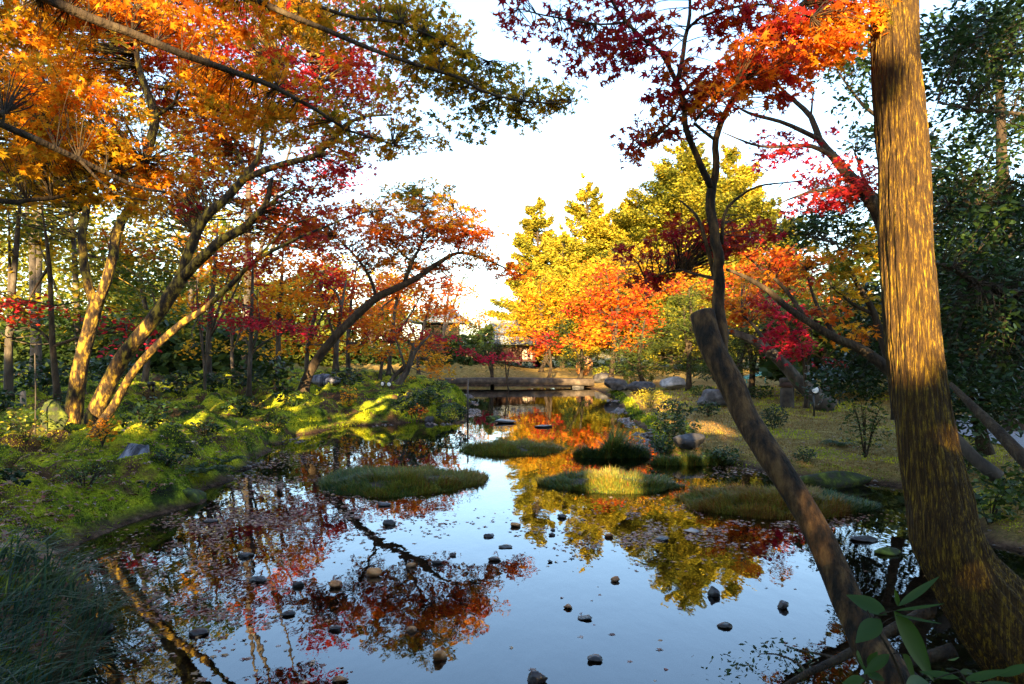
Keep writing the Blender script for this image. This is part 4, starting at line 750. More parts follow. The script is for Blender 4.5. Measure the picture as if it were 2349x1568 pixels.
# ------------------------------------------------------------------ rocks
def rock(x, y, w, h, mat, label, seed, z=None, land=False, depth=.8, sink=.3, name='rock', cat='rock', flat_=1.0, group=None, tall=None):
    """w, h = size in the photo (px); foot at photo point x, y"""
    r = np.random.default_rng(seed)
    c = onland(x, y) if land else G(x, y, 0)
    k = c[1]/F; a = w*k/2*(.92 if land else .74); hh = h*k*(1+sink)*(.9 if land else r.uniform(.42, .6))
    nu, nv = 22, 13
    if land: c = c+np.array([0, 0, .25*hh])
    th = np.linspace(0, 2*np.pi, nu, endpoint=False); ph = np.linspace(-np.pi/2, np.pi/2, nv)
    d = np.stack([np.cos(ph)[:, None]*np.cos(th)[None], np.cos(ph)[:, None]*np.sin(th)[None], np.repeat(np.sin(ph)[:, None], nu, 1)], -1)
    for _ in range(7):
        nrm = r.normal(0, 1, 3); nrm /= np.linalg.norm(nrm); cut = r.uniform(.5, .8)
        e = (d*nrm).sum(-1); d = d-np.where(e > cut, e-cut, 0)[..., None]*nrm*.9
    d *= (1+.75*fbm(d[..., 0]*1.6+seed, d[..., 1]*1.6, d[..., 2]*1.6, 4, seed))[..., None]
    V = d*np.array([a*1.1, a*depth*1.1, hh*.62])+c+np.array([0, a*depth*.6, hh*.62-hh*sink])
    i = np.arange(nv-1)[:, None]*nu; j = np.arange(nu)[None]; k2 = (j+1) % nu
    Qr = np.stack([i+j, i+k2, i+nu+k2, i+nu+j], -1).reshape(-1, 4)
    m = MB(); m.addq(V.reshape(-1, 3), Qr); o = m.build(name, mat, None, True)
    return tag(o, label, cat, group)
R_ = [
 (1182, 1208, 30, 14, M_rocko, 'small round orange pebble alone in the sky reflection below the left rear island'),
 (766, 1348, 42, 26, M_rocko, 'round orange stone left of the forked bough reflection'),
 (856, 1322, 46, 30, M_rocko, 'orange stone beside the forked bough reflection'),
 (945, 1300, 34, 16, M_rocko, 'flattish orange stone right of the bough reflection'),
 (1006, 1515, 50, 34, M_rocko, 'largest orange and brown stone near the bottom centre'),
 (1410, 1334, 30, 18, M_rocko, 'small orange stone under the reflected gold conifers'),
 (1304, 1396, 30, 16, M_rocko, 'little cream and brown pebble in the middle of the sky reflection'),
 (1398, 1232, 26, 14, M_rocko, 'orange pebble at the edge of the gold reflection'),
 (945, 1450, 32, 16, M_rocko, 'dull orange pebble above the largest orange stone'),
 (778, 1566, 44, 20, M_rocko, 'tan stone cut by the bottom edge left of centre'),
 (1232, 1572, 66, 50, M_rockd, 'big dark brown stone at the bottom edge centre'),
 (1640, 1368, 40, 44, M_rockd, 'upright pointed black stone at the tip of the gold reflection'),
 (1798, 1396, 34, 26, M_rockd, 'angular dark stone left of the leaning trunk'),
 (1666, 1440, 50, 14, M_rockd, 'low flat dark stone in the blue water near the angular one'),
 (1345, 1422, 46, 9, M_rockd, 'thin flat stone with pinkish edge near the cream pebble'),
 (1364, 1518, 46, 16, M_rockd, 'ragged dark stone near the bottom right of centre'),
 (1135, 1287, 40, 12, M_rockd, 'oblong grey stone in the open sky reflection'),
 (1122, 1232, 32, 10, M_rockd, 'grey pebble with a long tail below the left island'),
 (1160, 1257, 40, 7, M_rockd, 'slim dark sliver stone under the tailed pebble'),
 (1268, 1217, 18, 8, M_rockd, 'tiny black pebble, upper of the close pair right of centre'),
 (1267, 1229, 20, 8, M_rockd, 'tiny black pebble, lower of the close pair right of centre'),
 (1262, 1290, 16, 9, M_rockd, 'tiny triangular black pebble beside the bough tip reflection'),
 (1040, 1275, 22, 12, M_rockd, 'small black pebble above the flattish orange stone'),
 (1002, 1293, 34, 14, M_rockd, 'brown pebble touching the flattish orange stone'),
 (660, 1412, 48, 16, M_rockd, 'flat brown stone in the lower left blue patch'),
 (682, 1346, 36, 18, M_rockd, 'dark pebble left of the round orange stone'),
 (586, 1336, 50, 24, M_rockd, 'dark wet stone at the left edge of the blue reflection'),
 (768, 1446, 40, 14, M_rockd, 'reddish brown stone below the bough reflection'),
 (452, 1458, 60, 16, M_rockd, 'long dark stone in the brown shallows lower left'),
 (880, 1160, 40, 14, M_rockd, 'black pebble just under the left island'),
 (892, 1205, 40, 16, M_rockd, 'black pebble in the shade below the left island'),
 (1290, 1188, 30, 16, M_rockd, 'dark rounded stone in the gold reflection left end'),
 (1990, 1243, 74, 18, M_rockd, 'long flat wet dark slab between the two right trunks'),
 (1720, 1064, 36, 22, M_rockw, 'pale white stone on the shore left of the leaning trunk'),
 (480, 1200, 44, 12, M_rockd, 'grey sunken stone off the left mossy bank'),
 (560, 1278, 50, 14, M_rockd, 'brown sunken stone among the left leaf drift'),
 (1590, 1222, 46, 10, M_rockw, 'pale ringed stone in the middle of the gold reflection'),
 (1520, 1240, 44, 12, M_rockd, 'mauve stone in the gold reflection'),
 (1160, 970, 80, 12, M_rockd, 'long dark stepping stone in the stream behind the islands'),
]
for i, (x, y, w, h, m, l) in enumerate(R_): rock(x, y, w, h, m, l, 300+i)
rock(2040, 1272, 74, 20, M_rockm, 'flat moss-capped stone between the right trunks, nearest the tall one', 401)
rock(205, 1452, 90, 22, M_rock, 'flat grey stone under the tips of the long grass', 402)
rock(302, 1104, 96, 66, M_stripe, 'blue-grey striped boulder on the left mossy bank', 403, land=True, name='boulder')
rock(112, 990, 66, 48, M_rockm, 'dark mossy boulder left of the forked trunk', 404, land=True, name='boulder')  # bluish boulder; the dark mossy colour stands in for the shade on it
rock(735, 892, 100, 26, M_stripe, 'long low black boulder behind the stream-bend maple', 405, land=True, name='boulder')
rock(1585, 1032, 78, 30, M_rock, 'smooth blue-grey boulder on the right shore', 406, land=True, name='boulder')
rock(1415, 900, 60, 26, M_rock, 'grey boulder at the right end of the bridge', 407, land=True, name='boulder')
rock(1340, 862, 46, 34, M_rocko, 'tan pointed boulder at the foot of the dark conifer', 408, land=True, name='boulder')
rock(1470, 905, 70, 22, M_rock, 'pale boulder behind the lit yellow-green shrub', 409, land=True, name='boulder')
rock(1545, 895, 60, 24, M_rockw, 'whitish boulder on the dry lawn', 410, land=True, name='boulder')
rock(1385, 878, 50, 18, M_rock, 'small grey rock by the far right shore', 411, land=True, name='boulder')
rock(1650, 935, 110, 34, M_rock, 'rounded grey rock behind the lawn edge, half covered by a clipped shrub', 412, land=True, name='boulder')
rock(415, 1156, 110, 80, M_rockm, 'dark hollow moss-topped rock jutting from the left bank', 413, land=False, name='boulder')
rock(1925, 1118, 230, 60, M_rockm, 'long undercut mossy ledge on the right shore between the trunks', 414, land=False, name='boulder', depth=.35)
rock(1130, 962, 50, 14, M_rockm, 'mossy stone behind the stepping stone', 415)
rock(870, 972, 60, 14, M_rockm, 'moss-covered edge stone at the stream bend', 416)
rock(1250, 980, 60, 6, M_rockd, 'dark flat sliver stone just behind the far left island', 417)
rock(985, 968, 30, 24, M_rock, 'grey slanting stone left of the round clipped bush', 418, land=False, name='boulder')

# ------------------------------------------------------------------ grass islands and sedge
def island(name, label, x0, x1, ytop, ybot, hue_f, seed, hgt=.16, n=9000, w=.0085, group='grass islands in the pond', cat='grass island', lean=.6):
    r = np.random.default_rng(seed); xc = (x0+x1)/2
    pf = G(xc, ybot, 0); 
    Yb = F*(CAMZ-hgt)/(ytop-HY); cy = (pf[1]+Yb)/2; ry = max((Yb-pf[1])/2, .12); cx = (xc-CX)/F*cy; rx = (x1-x0)/2*cy/F
    root = empty(name, (cx, cy, 0), label, cat, group)
    nu, nv = 40, 8; V = []
    th = np.linspace(0, 2*np.pi, nu, endpoint=False)
    ed = 1+.34*2*fbm(np.cos(th)*1.5+seed, np.sin(th)*1.5, 0, 3, seed)
    for t in np.linspace(1, 0, nv):
        V.append(np.stack([cx+rx*t*ed*np.cos(th), cy+ry*t*ed*np.sin(th), np.full(nu, -.12+(.12+.05)*(1-t**4))], 1))
    i = np.arange(nv-1)[:, None]*nu; j = np.arange(nu)[None]; k = (j+1) % nu
    m = MB(); m.addq(np.concatenate(V), np.stack([i+j, i+k, i+nu+k, i+nu+j], -1).reshape(-1, 4)); m.build('mound', M_mud, root, True)
    a = r.uniform(0, 2*np.pi, n); q = np.sqrt(r.uniform(0, 1, n)); e = np.interp(a, np.append(th, 2*np.pi), np.append(ed, ed[0]))
    bx = cx+rx*q*e*np.cos(a); by = cy+ry*q*e*np.sin(a)
    B = np.stack([bx, by, .03*(1-q**2)-.01], 1)
    cl = fbm(bx*5, by*5, 0, 2, seed); u_ = (bx-cx)/rx; v_ = (by-cy)/ry
    h = hgt*(.7+1.5*cl)*(1-(.75 if hgt > .3 else .45)*q**2.5)*r.uniform(.6, 1.25, n)
    blades('blades', B, h, w, M_grass, root, hue_f(u_, v_, cl)+r.normal(0, .09, n)+(r.uniform(0, 1, n) < .07)*.35, lean, r, 'stuff', a*0+np.arctan2(v_, u_))
    return root
M_shing = noise_mat('wet_shingle', [(.3, (.02, .016, .014)), (.5, (.09, .07, .06)), (.7, (.26, .2, .18))], 3, 5, .4, .4, (1, 1, 1), 30, .5)
M_mud = noise_mat('wet_mud', [(.3, (.015, .01, .006)), (.7, (.06, .045, .02))], 8)
island('grass_island', 'left grass island, dark green at its left end and olive in the middle', 722, 1108, 1052, 1140, lambda u, v, c: .36+.22*np.clip(u+.5, 0, .8)+.4*c, 501, .15, 15000)
island('grass_island', 'small far olive grass island behind the left one', 1032, 1294, 994, 1046, lambda u, v, c: .52+.25*c+.1*u, 502, .17, 9000, .008)
island('grass_island', 'grass island right of centre with a sunlit yellow-green patch', 1245, 1562, 1062, 1136, lambda u, v, c: .42+.14*np.exp(-(u/.4)**2)+.3*c, 503, .16, 13000)  # blades yellower and lighter mid-island: the sun patch is also in their colour
island('grass_island', 'wide reddish grass island behind the leaning trunk', 1570, 2025, 1096, 1186, lambda u, v, c: np.where(u < .45, .62, .22)+.5*c, 504, .16, 17000)
island('sedge_clump', 'tall tufted sedge clump between the far island and the right shore', 1312, 1492, 990, 1046, lambda u, v, c: .34+.5*c-.1*u, 505, .40, 3800, .016, 'tufts on the right shore', 'sedge', .6)
island('sedge_clump', 'low dark turf hump under the blue-grey boulder', 1500, 1700, 1030, 1068, lambda u, v, c: .38+.3*c, 506, .18, 6000, .009, 'tufts on the right shore', 'sedge')
m = MB(); cc = P(1611, 717, 3.3); ax = P(1611, 718, 3.3)-P(1633, 795, 3.25); ax /= np.linalg.norm(ax)
m.tube([cc, cc+ax*.004, cc+ax*.007], [.055, .053, .047], 26, True, .05, 2)
par = bpy.data.objects['leaning_maple']; o = m.build('cut_face', M_cut, par)
# long grass, bottom left
r_ = np.random.default_rng(61); root = empty('mondo_grass', (-2.75, 3.9, .1), 'long arching dark blue-green grass clump filling the bottom left corner', 'grass clump')
x = r_.uniform(-4.2, -2.05, 14000); y = r_.uniform(2.5, 4.5, 14000); z = ground_z(x, y)
k = (z > -.05) & (x < -2.15-.4*(y-3.4)); B = np.stack([x, y, np.maximum(z, 0)], 1)[k][:2900]; n = len(B)
blades('blades', B, .34, .0105, M_grass, root, .06+.12*r_.normal(0, 1, n)+.25*fbm(B[:, 0]*5, B[:, 1]*5, 0, 2, 3), .85, r_, 'stuff', np.full(n, .1)+1.6*fbm(B[:, 0]*1.6, B[:, 1]*1.6, 0, 2, 9), .75)

# ------------------------------------------------------------------ shrubs, ferns
def shrub(name, label, x, y, w, h, hue, seed, lsize=.06, shape=OVAL, mat=None, cover=1.3, cat='shrub', stems=7, group=None, clipped=False, var=.07, tilt=.8, red=0):
    r = np.random.default_rng(seed); c = onland(x, y); k = c[1]/F; a = w*k/2; H = h*k
    root = empty(name, tuple(c), label, cat, group)
    mb = MB()
    for i in range(stems):
        an = r.uniform(0, 2*np.pi); e = c+np.array([math.cos(an)*a*.7, math.sin(an)*a*.5, H*r.uniform(.6, .92)])
        sp, rr = spline([c-np.array([0, 0, .05]), (c+e)/2+np.array([0, 0, H*.12]), e], [.012*max(H, .5), .008*max(H, .5), .003], .08); mb.tube(sp, rr, 5, False)
    mb.build('stems', M_bark, root, True)
    lpx = .42*lsize**2; n = int(cover*1.9*math.pi*a*H/2*1.2/lpx); n = min(n, 14000)
    v = r.normal(0, 1, (n, 3)); v /= np.linalg.norm(v, axis=1)[:, None]
    v *= ((r.uniform(.86, 1, n) if clipped else r.uniform(0, 1, n)**.4)*(1 if clipped else 1+.5*fbm(v[:, 0]*2+seed, v[:, 1]*2, v[:, 2]*2, 2, seed)))[:, None]
    C = c+np.array([0, 0, H*.52])+v*np.array([a, a*.8, H*.5]); C = C[C[:, 2] > c[2]-.02]
    hu = hue+r.normal(0, var, len(C))+.15*fbm(C[:, 0]*3, C[:, 1]*3, C[:, 2]*3, 2, seed)
    if red: hu = np.where(r.uniform(0, 1, len(C)) < red, .99, hu)
    leafmesh('foliage', C, lsize, shape, mat or M_green, root, hu, tilt, r=r)
    return root
shrub('leafy_shrub', 'dark leafy bush right of the lit trunk bases', 342, 1015, 130, 105, .3, 601, .075)
shrub('leafy_shrub', 'low dark shrub on the moss in the middle of the left bank', 552, 955, 95, 50, .25, 602, .08)
shrub('leafy_shrub', 'blue-green shrub in the row behind the moss, nearest the slender maple', 410, 905, 90, 55, .2, 603, .12)
shrub('leafy_shrub', 'blue-green shrub in the row behind the moss, second from the slender maple', 480, 900, 80, 50, .22, 604, .13)
shrub('leafy_shrub', 'tall bluish shrub left of the stream-bend maple', 640, 905, 100, 90, .2, 605, .14)
shrub('leafy_shrub', 'shrub at the foot of the stream-bend maple, on its left', 660, 935, 60, 50, .3, 606, .1)
shrub('leafy_shrub', 'dark shrub mass behind the forked trunk', 90, 915, 160, 100, .15, 607, .14)
shrub('leafy_shrub', 'dark shrub behind the thick leaning trunk', 250, 890, 150, 80, .15, 608, .14)
shrub('leafy_shrub', 'grey-green plant at the left edge above the moss', 24, 1130, 90, 60, .2, 609, .06)
shrub('sparse_shrub', 'sparse shrub with yellowish leaves left of the dark mossy boulder', 60, 1010, 110, 80, .75, 610, .05, cover=.45, var=.2)
shrub('sparse_shrub', 'small sunlit orange-leaved shrub at the foot of the slender maple', 235, 1015, 80, 62, .56, 611, .05, DIA, M_maple, .7)
shrub('sparse_shrub', 'twiggy olive shrub with upright stems on the left moss', 195, 1128, 130, 70, .62, 612, .035, cover=.4, stems=26)
shrub('leafy_shrub', 'small dark plant below the twiggy shrub', 340, 1125, 60, 26, .25, 613, .045)
shrub('clipped_shrub', 'round clipped dark bush at the water edge left of the stream', 1036, 968, 74, 44, .12, 614, .06, clipped=True, cover=2)
shrub('leafy_shrub', 'dark bush on the bank left of the round clipped bush', 945, 955, 80, 60, .25, 615, .09)
shrub('leafy_shrub', 'glossy bush right of the leaning grey stem', 985, 930, 70, 45, .35, 616, .1)
shrub('leafy_shrub', 'yellow-tinged bush by the left end of the bridge', 1010, 905, 60, 34, .6, 617, .1)
shrub('sparse_shrub', 'small yellow and orange shrub on the sunlit moss', 800, 935, 50, 50, .62, 618, .07, DIA, M_maple, .6)
shrub('sparse_shrub', 'tiny red and yellow shrub at the water edge left of the clipped bush', 958, 962, 60, 36, .5, 619, .07, DIA, M_maple, .7, var=.2)
shrub('clipped_shrub', 'low mossy-green cushion bush on the far right shore', 1465, 884, 70, 34, .62, 621, .09, clipped=True, cover=2)
shrub('clipped_shrub', 'bright yellow-green bush by the right end of the bridge', 1385, 868, 50, 28, .85, 622, .1, clipped=True, cover=2)
shrub('clipped_shrub', 'lit yellow-green shrub on the right shore above the sedge', 1490, 935, 86, 46, .82, 623, .08, NEED, M_fir, 1.8)
shrub('clipped_shrub', 'small clipped cushion on top of the rounded grey rock', 1610, 907, 56, 24, .6, 624, .07, clipped=True, cover=2)
shrub('leafy_shrub', 'dark green shrub between the lit shrub and the lawn', 1545, 965, 90, 50, .3, 625, .07)
shrub('leafy_shrub', 'dark olive shrub on the shore right of the sedge', 1540, 1010, 90, 60, .4, 626, .06)
shrub('leafy_shrub', 'round dark bush right of the leaning trunk on the lawn', 1775, 985, 66, 58, .18, 627, .05)
shrub('leafy_shrub', 'low dark bush on top of the mossy ledge', 1848, 1060, 56, 34, .3, 628, .04)
shrub('leafy_shrub', 'open leafy sapling left of the tall trunk', 1985, 1050, 110, 150, .55, 629, .055, cover=.5, var=.15)
shrub('leafy_shrub', 'dark hedge behind the round lamp', 1920, 905, 150, 50, .3, 630, .1)
shrub('leafy_shrub', 'dark shrub on the far shore under the green pines', 1640, 875, 120, 50, .3, 631, .12)
shrub('leafy_shrub', 'dark shrub at the far shore under the fire maple', 1430, 862, 70, 34, .2, 632, .14)
shrub('leafy_shrub', 'glossy leafy mound on the right bank beside the tall trunk', 2270, 1200, 190, 120, .5, 633, .07, cover=1.2, var=.12)
shrub('leafy_shrub', 'small-leaved bush at the right edge under the path', 2350, 1160, 120, 110, .6, 634, .06, var=.12)
shrub('leafy_shrub', 'dark bush right of the tall trunk behind the grey leaning trunk', 2215, 1090, 90, 80, .35, 635, .06)
shrub('leafy_shrub', 'leafy growth at the bottom right corner under the tall trunk', 2290, 1600, 300, 70, .66, 636, .06, cover=.5, var=.12)
shrub('leafy_shrub', 'dark bushy growth on the shore between the sedge and the blue-grey boulder', 1520, 1046, 80, 46, .35, 640, .06)
shrub('leafy_shrub', 'low green bush on the shore between the blue-grey boulder and the leaning trunk', 1655, 1058, 100, 34, .4, 641, .05)
shrub('leafy_shrub', 'olive shrub behind the blue-grey boulder', 1570, 1000, 80, 40, .5, 642, .07)
shrub('leafy_shrub', 'small round bush at the lawn edge left of the leaning trunk', 1625, 955, 60, 36, .3, 643, .07)
shrub('leafy_shrub', 'bush under the propped tree, left of the stone post', 1745, 915, 60, 34, .35, 644, .08)
shrub('leafy_shrub', 'broad dark bush at the back of the lawn right of the round lamp', 1990, 920, 110, 60, .25, 645, .09)
shrub('leafy_shrub', 'yellow-green low bush at the far shore left of the cushion bush', 1420, 893, 46, 24, .75, 646, .09)
shrub('leafy_shrub', 'dark low plant on the moss under the leafy bush', 390, 1068, 80, 40, .25, 647, .05)
shrub('leafy_shrub', 'dark shrub at the left edge behind the short stake', 10, 960, 90, 70, .2, 648, .09)
shrub('leafy_shrub', 'dark shrub between the forked trunk and the dark mossy boulder', 150, 945, 70, 50, .2, 649, .08)
shrub('leafy_shrub', 'spreading dark shrub above the fern', 470, 1000, 90, 36, .28, 650, .06)
shrub('leafy_shrub', 'low shrub near the water left of the stream-bend maple', 640, 975, 60, 24, .4, 651, .06)
shrub('leafy_shrub', 'bluish shrub in the row behind the moss, nearest the tall bluish one', 560, 895, 90, 56, .2, 652, .13)
shrub('leafy_shrub', 'dark shrub behind the long black boulder', 800, 885, 90, 44, .22, 653, .12)
def fern(name, label, x, y, size, n, seed, hue=.6, cat='fern', group=None):
    r = np.random.default_rng(seed); c = onland(x, y); L = size*c[1]/F
    root = empty(name, tuple(c), label, cat, group); C = []; D = []; mb = MB()
    for i in range(n):
        a = r.uniform(0, 2*np.pi); l = L*r.uniform(.7, 1.1)
        t = np.linspace(0, 1, 22)
        px = c[0]+math.cos(a)*l*t; py = c[1]+math.sin(a)*l*t; pz = c[2]+l*(.75*t-.62*t**2.2)
        mb.tube(np.stack([px, py, pz], 1)[::3], np.linspace(.004, .001, 8), 3, False)
        for s_ in (-1, 1):
            w = .16*l*np.sin(np.pi*np.clip(t*.9+.1, 0, 1))
            C.append(np.stack([px+s_*-math.sin(a)*w*.5, py+s_*math.cos(a)*w*.5, pz-.02*l], 1)[2:]); D.append(np.full(20, a+s_*1.25))
    mb.build('stems', M_grass, root); C = np.concatenate(C)
    leafmesh('fronds', C, .17*L, np.array([(0, -.5), (.13, -.3), (.1, .1), (0, .6), (-.1, .1), (-.13, -.3)]), M_green, root, hue+r.normal(0, .08, len(C)), .2, dirs=np.concatenate(D), r=r)
fern('fern', 'wide fern arching over the left bank near the water', 465, 1085, 78, 20, 701, .5)
fern('fern', 'smaller fern behind the wide one', 520, 1060, 50, 14, 702, .55)
fern('fern', 'bright green fern tuft on the lawn left of the tall trunk', 1930, 1022, 44, 20, 703, .62)
fern('fern', 'fern on the right bank beside the glossy mound', 2300, 1110, 60, 16, 704, .5)
# lance-leaved saplings in front of the two trunks
def sprig(label, pts, leaves, seed):
    r = np.random.default_rng(seed); W_ = [P(*p) for p in pts]; root = empty('sapling', tuple(W_[0]), label, 'plant', 'saplings at the foot of the trunks')
    mb = MB(); sp, rr = spline(W_, np.linspace(.006, .002, len(W_)), .03); mb.tube(sp, rr, 6, False); 
    for (x, y, Y, dx, dy, L, wd) in leaves:
        a = P(x, y, Y); b = P(x+dx, y+dy, Y+r.uniform(-.08, .08)); u_ = (b-a); l = np.linalg.norm(u_); u_ /= l; s_ = np.cross(u_, (0, -.6, .8)); s_ /= np.linalg.norm(s_); nn = np.cross(s_, u_)
        V = []; ts = np.linspace(0, 1, 9)
        for t in ts:
            ww = wd*l*math.sin(math.pi*t**.8)*.5+.0006; cc = a+u_*l*t-nn*(-.10)*l*t*t
            V += [cc-s_*ww+nn*ww*.35, cc, cc+s_*ww+nn*ww*.35]
        Q_ = [(3*i+q, 3*i+q+1, 3*i+q+4, 3*i+q+3) for i in range(8) for q in (0, 1)]
        m = MB(); m.addq(V, Q_); o = m.build('leaf', M_sap, root, True)
        j = int(np.linalg.norm(sp-a, axis=1).argmin()); mb.tube([sp[j], (sp[j]+a)/2+np.array([0, 0, .004]), a], [.002, .0015, .0012], 4, False)
    mb.build('stem', M_bark, root, True)
M_sap = leaf_mat('sapling_leaf', [(0, (.05, .12, .012)), (1, (.14, .24, .02))], .5, .5, .3)
Ys = 2.0
sprig('broad-leaved sapling hanging between the leaning trunk and the tall trunk', [(2085, 1640, Ys), (2070, 1560, Ys), (2045, 1500, Ys), (2010, 1440, Ys), (1990, 1400, Ys)],
      [(2050, 1400, Ys, 75, 160, 0, .34), (2035, 1410, Ys, -95, -40, 0, .5), (2020, 1420, Ys, -60, 60, 0, .4), (2060, 1390, Ys, 90, -60, 0, .12), (2055, 1400, Ys, 110, -10, 0, .08), (2060, 1410, Ys, 95, 25, 0, .08), (2070, 1500, Ys, 20, 70, 0, .4), (2040, 1500, Ys, -60, 50, 0, .3), (2060, 1330+60, Ys, -10, -40, 0, .3)], 1)
sprig('leafy sapling at the very bottom right below the tall trunk', [(2240, 1640, 1.9), (2220, 1570, 1.9), (2200, 1540, 1.9)],
      [(2210, 1560, 1.9, 110, -20, 0, .2), (2290, 1550, 1.9, 90, -25, 0, .25), (2200, 1555, 1.9, -90, -10, 0, .25), (2130, 1565, 1.9, -60, 20, 0, .4), (2250, 1570, 1.9, 90, 10, 0, .2)], 2)
sprig('small green sapling left of the leaning trunk foot', [(2000, 1640, 2.1), (1990, 1570, 2.1), (1985, 1530, 2.1)],
      [(1985, 1540, 2.1, -30, -35, 0, .6), (1990, 1545, 2.1, 40, 20, 0, .6), (1985, 1560, 2.1, -50, 10, 0, .5), (1992, 1530, 2.1, 20, -35, 0, .5)], 3)

# ------------------------------------------------------------------ small garden furniture
c = onland(1806, 934); root = empty('prop_post', tuple(c), 'pale stone prop post with dark collar under the old leaning tree', 'post')
k = c[1]/F
mb = MB(); sp, rr = spline([c-np.array([0, 0, .1]), c+np.array([-.01, 0, .25]), c+np.array([-.02, 0, 46*k])], [.17, .16, .14], .1); mb.tube(sp, rr, 14, True, .05, 2); mb.build('post', M_stoneb, root, True)
mb = MB(); mb.tube([c+np.array([-.02, 0, 47*k]), c+np.array([-.02, 0, 58*k])], [.17, .15], 14, True, .03, 3); mb.build('collar', M_dwood, root, True)
mb = MB(); mb.tube([c+np.array([-.18, -.02, 61*k]), c+np.array([.25, -.02, 63*k])], [.07, .07], 10, True, .05, 3); mb.build('cross_bar', M_barkG, root, True)
def lamp(x, y, Y, rad, label, ground=True, aim=(0, -1, .05), group=None):
    c = P(x, y, Y); z0 = float(ground_z(c[0], c[1])); root = empty('garden_spotlight', (c[0], c[1], z0), label, 'spotlight', group)
    a = Vector(aim).normalized(); A = np.array(a)
    m = MB(); m.tube([c+(-A)*rad*2.0, c+(-A)*rad*1.2, c, c+A*rad*.35], [rad*.5, rad*1.0, rad*1.28, rad*1.34], 24, True); m.build('housing', M_black, root, True)
    m = MB(); m.tube([c+A*rad*.36, c+A*rad*.42], [rad, rad*.86], 24, True); m.build('glass', M_white, root, False)
    m = MB(); m.tube([(c[0], c[1]+rad*.5, z0-.05), (c[0], c[1]+rad*.5, c[2]-rad*.6)], [.02, .02], 8, True); m.build('stake', M_black, root)
lamp(1869, 894, 14.4, .072, 'round white-faced black spotlight on the lawn beside the propped tree')
lamp(1821, 849, 17.5, .035, 'tiny white spotlight above and left of the round one')
lamp(878, 880, 18.8, .055, 'white spotlight, left of the pair by the leaning grey stem', aim=(-.5, -1, 0), group='pair of spotlights')
lamp(892, 881, 18.8, .055, 'white spotlight, right of the pair by the leaning grey stem', aim=(.4, -1, 0), group='pair of spotlights')
def post(name, x, y, w, h, mat, label, cat, cap=None):
    c = onland(x, y); k = c[1]/F; m = MB(); sp, rr = spline([c-np.array([0, 0, .1]), c+np.array([.01, 0, h*k*.5]), c+np.array([0, 0, h*k])], [w*k/2, w*k/2*.97, w*k/2*.94], .1); m.tube(sp, rr, 12, True, .06, 4)
    o = m.build(name, mat, None, True); return tag(o, label, cat)
post('wooden_stake', 52, 945, 13, 48, M_wood, 'short pale wooden stake at the left edge of the moss', 'stake')
post('bamboo_pole', 80, 1000, 3, 190, M_barkG, 'thin upright pole right of the short wooden stake', 'pole')
post('bamboo_pole', 1855, 937, 6, 100, M_barkG, 'thin upright stake left of the round lamp', 'pole')
c = G(1073, 965, 0); m = MB(); m.tube([c-np.array([0, 0, .3]), c+np.array([0, 0, 95*c[1]/F])], [.022, .02], 8, True)
tag(m.build('water_pole', M_black, None, True), 'thin dark pole standing in the stream left of the far reflection', 'pole')
c = onland(347, 897); k = c[1]/F; root = empty('garden_lantern', tuple(c), 'small black two-legged lamp box on the moss behind the slender maple', 'lamp')
m = MB(); m.box(c+np.array([0, 0, 17*k]), (14*k, 10*k, 9*k)); m.build('box', M_black, root)
for s_ in (-1, 1):
    m = MB(); m.box(c+np.array([s_*4.5*k, 0, 6*k]), (3*k, 6*k, 13*k)); m.build('leg', M_black, root)
c = onland(1740, 878); k = c[1]/F; m = MB()
m.add([c+np.array(v)*k for v in ((-28, 0, 10), (26, 0, 24), (16, 30, 26), (-30, 30, 14), (-28, 0, 8), (26, 0, 22), (16, 30, 24), (-30, 30, 12))], [(0, 1, 2, 3), (7, 6, 5, 4), (0, 4, 5, 1), (1, 5, 6, 2), (2, 6, 7, 3), (3, 7, 4, 0)])
m.box(c+np.array([-24*k, 10*k, 2*k]), (2*k, 2*k, 20*k)); m.box(c+np.array([20*k, 12*k, 6*k]), (2*k, 2*k, 34*k))
tag(m.build('teal_cover', M_teal), 'small slanted teal sheet right of the leaning trunk on the far lawn', 'cover sheet')
# grey path, right edge
M_path = noise_mat('path_gravel', [(.3, (.16, .16, .18)), (.7, (.32, .31, .33))], 30, 8, .95, .4)
pp = [P(2230, 1000, 9), P(2430, 1000, 9)]
V = []; ts = np.linspace(0, 1, 24)
for t in ts:
    cx = 8.5-2.6*t+2.6*t*t; cy = 13.5-7.5*t
    for s_ in (-.65, .65):
        x = cx+s_*.95; y = cy+s_*.4; V.append((x, y, float(ground_z(x, y))+.035))
m = MB(); m.addq(V, [(2*i, 2*i+1, 2*i+3, 2*i+2) for i in range(23)]); tag(m.build('path', M_path), 'grey gravel path at the right edge', 'path', kind='structure')

# ------------------------------------------------------------------ fallen leaves, drifts and moss tufts
r_ = np.random.default_rng(81)
def scatter(n, fx, z=None, dz=.004):
    """n points by rejection over photo positions"""
    out = []
    while sum(map(len, out)) < n:
        x = r_.uniform(0, 2349, 4000); y = r_.uniform(905, 1568, 4000); k = r_.uniform(0, 1, 4000) < fx(x, y)
        Y = F*CAMZ/(y-HY); X = (x-CX)/F*Y; X = X[k]; Y = Y[k]; d = sdist(X, Y)
        if z is None: s_ = d > .1; out.append(np.stack([X[s_], Y[s_], ground_z(X[s_], Y[s_])+.01], 1))
        else: s_ = d < -.03; out.append(np.stack([X[s_], Y[s_], np.full(s_.sum(), z)+r_.uniform(0, dz, s_.sum())], 1))
    return np.concatenate(out)[:n]
def gl(x, y, cx, cy, sx, sy): return np.exp(-((x-cx)/sx)**2-((y-cy)/sy)**2)
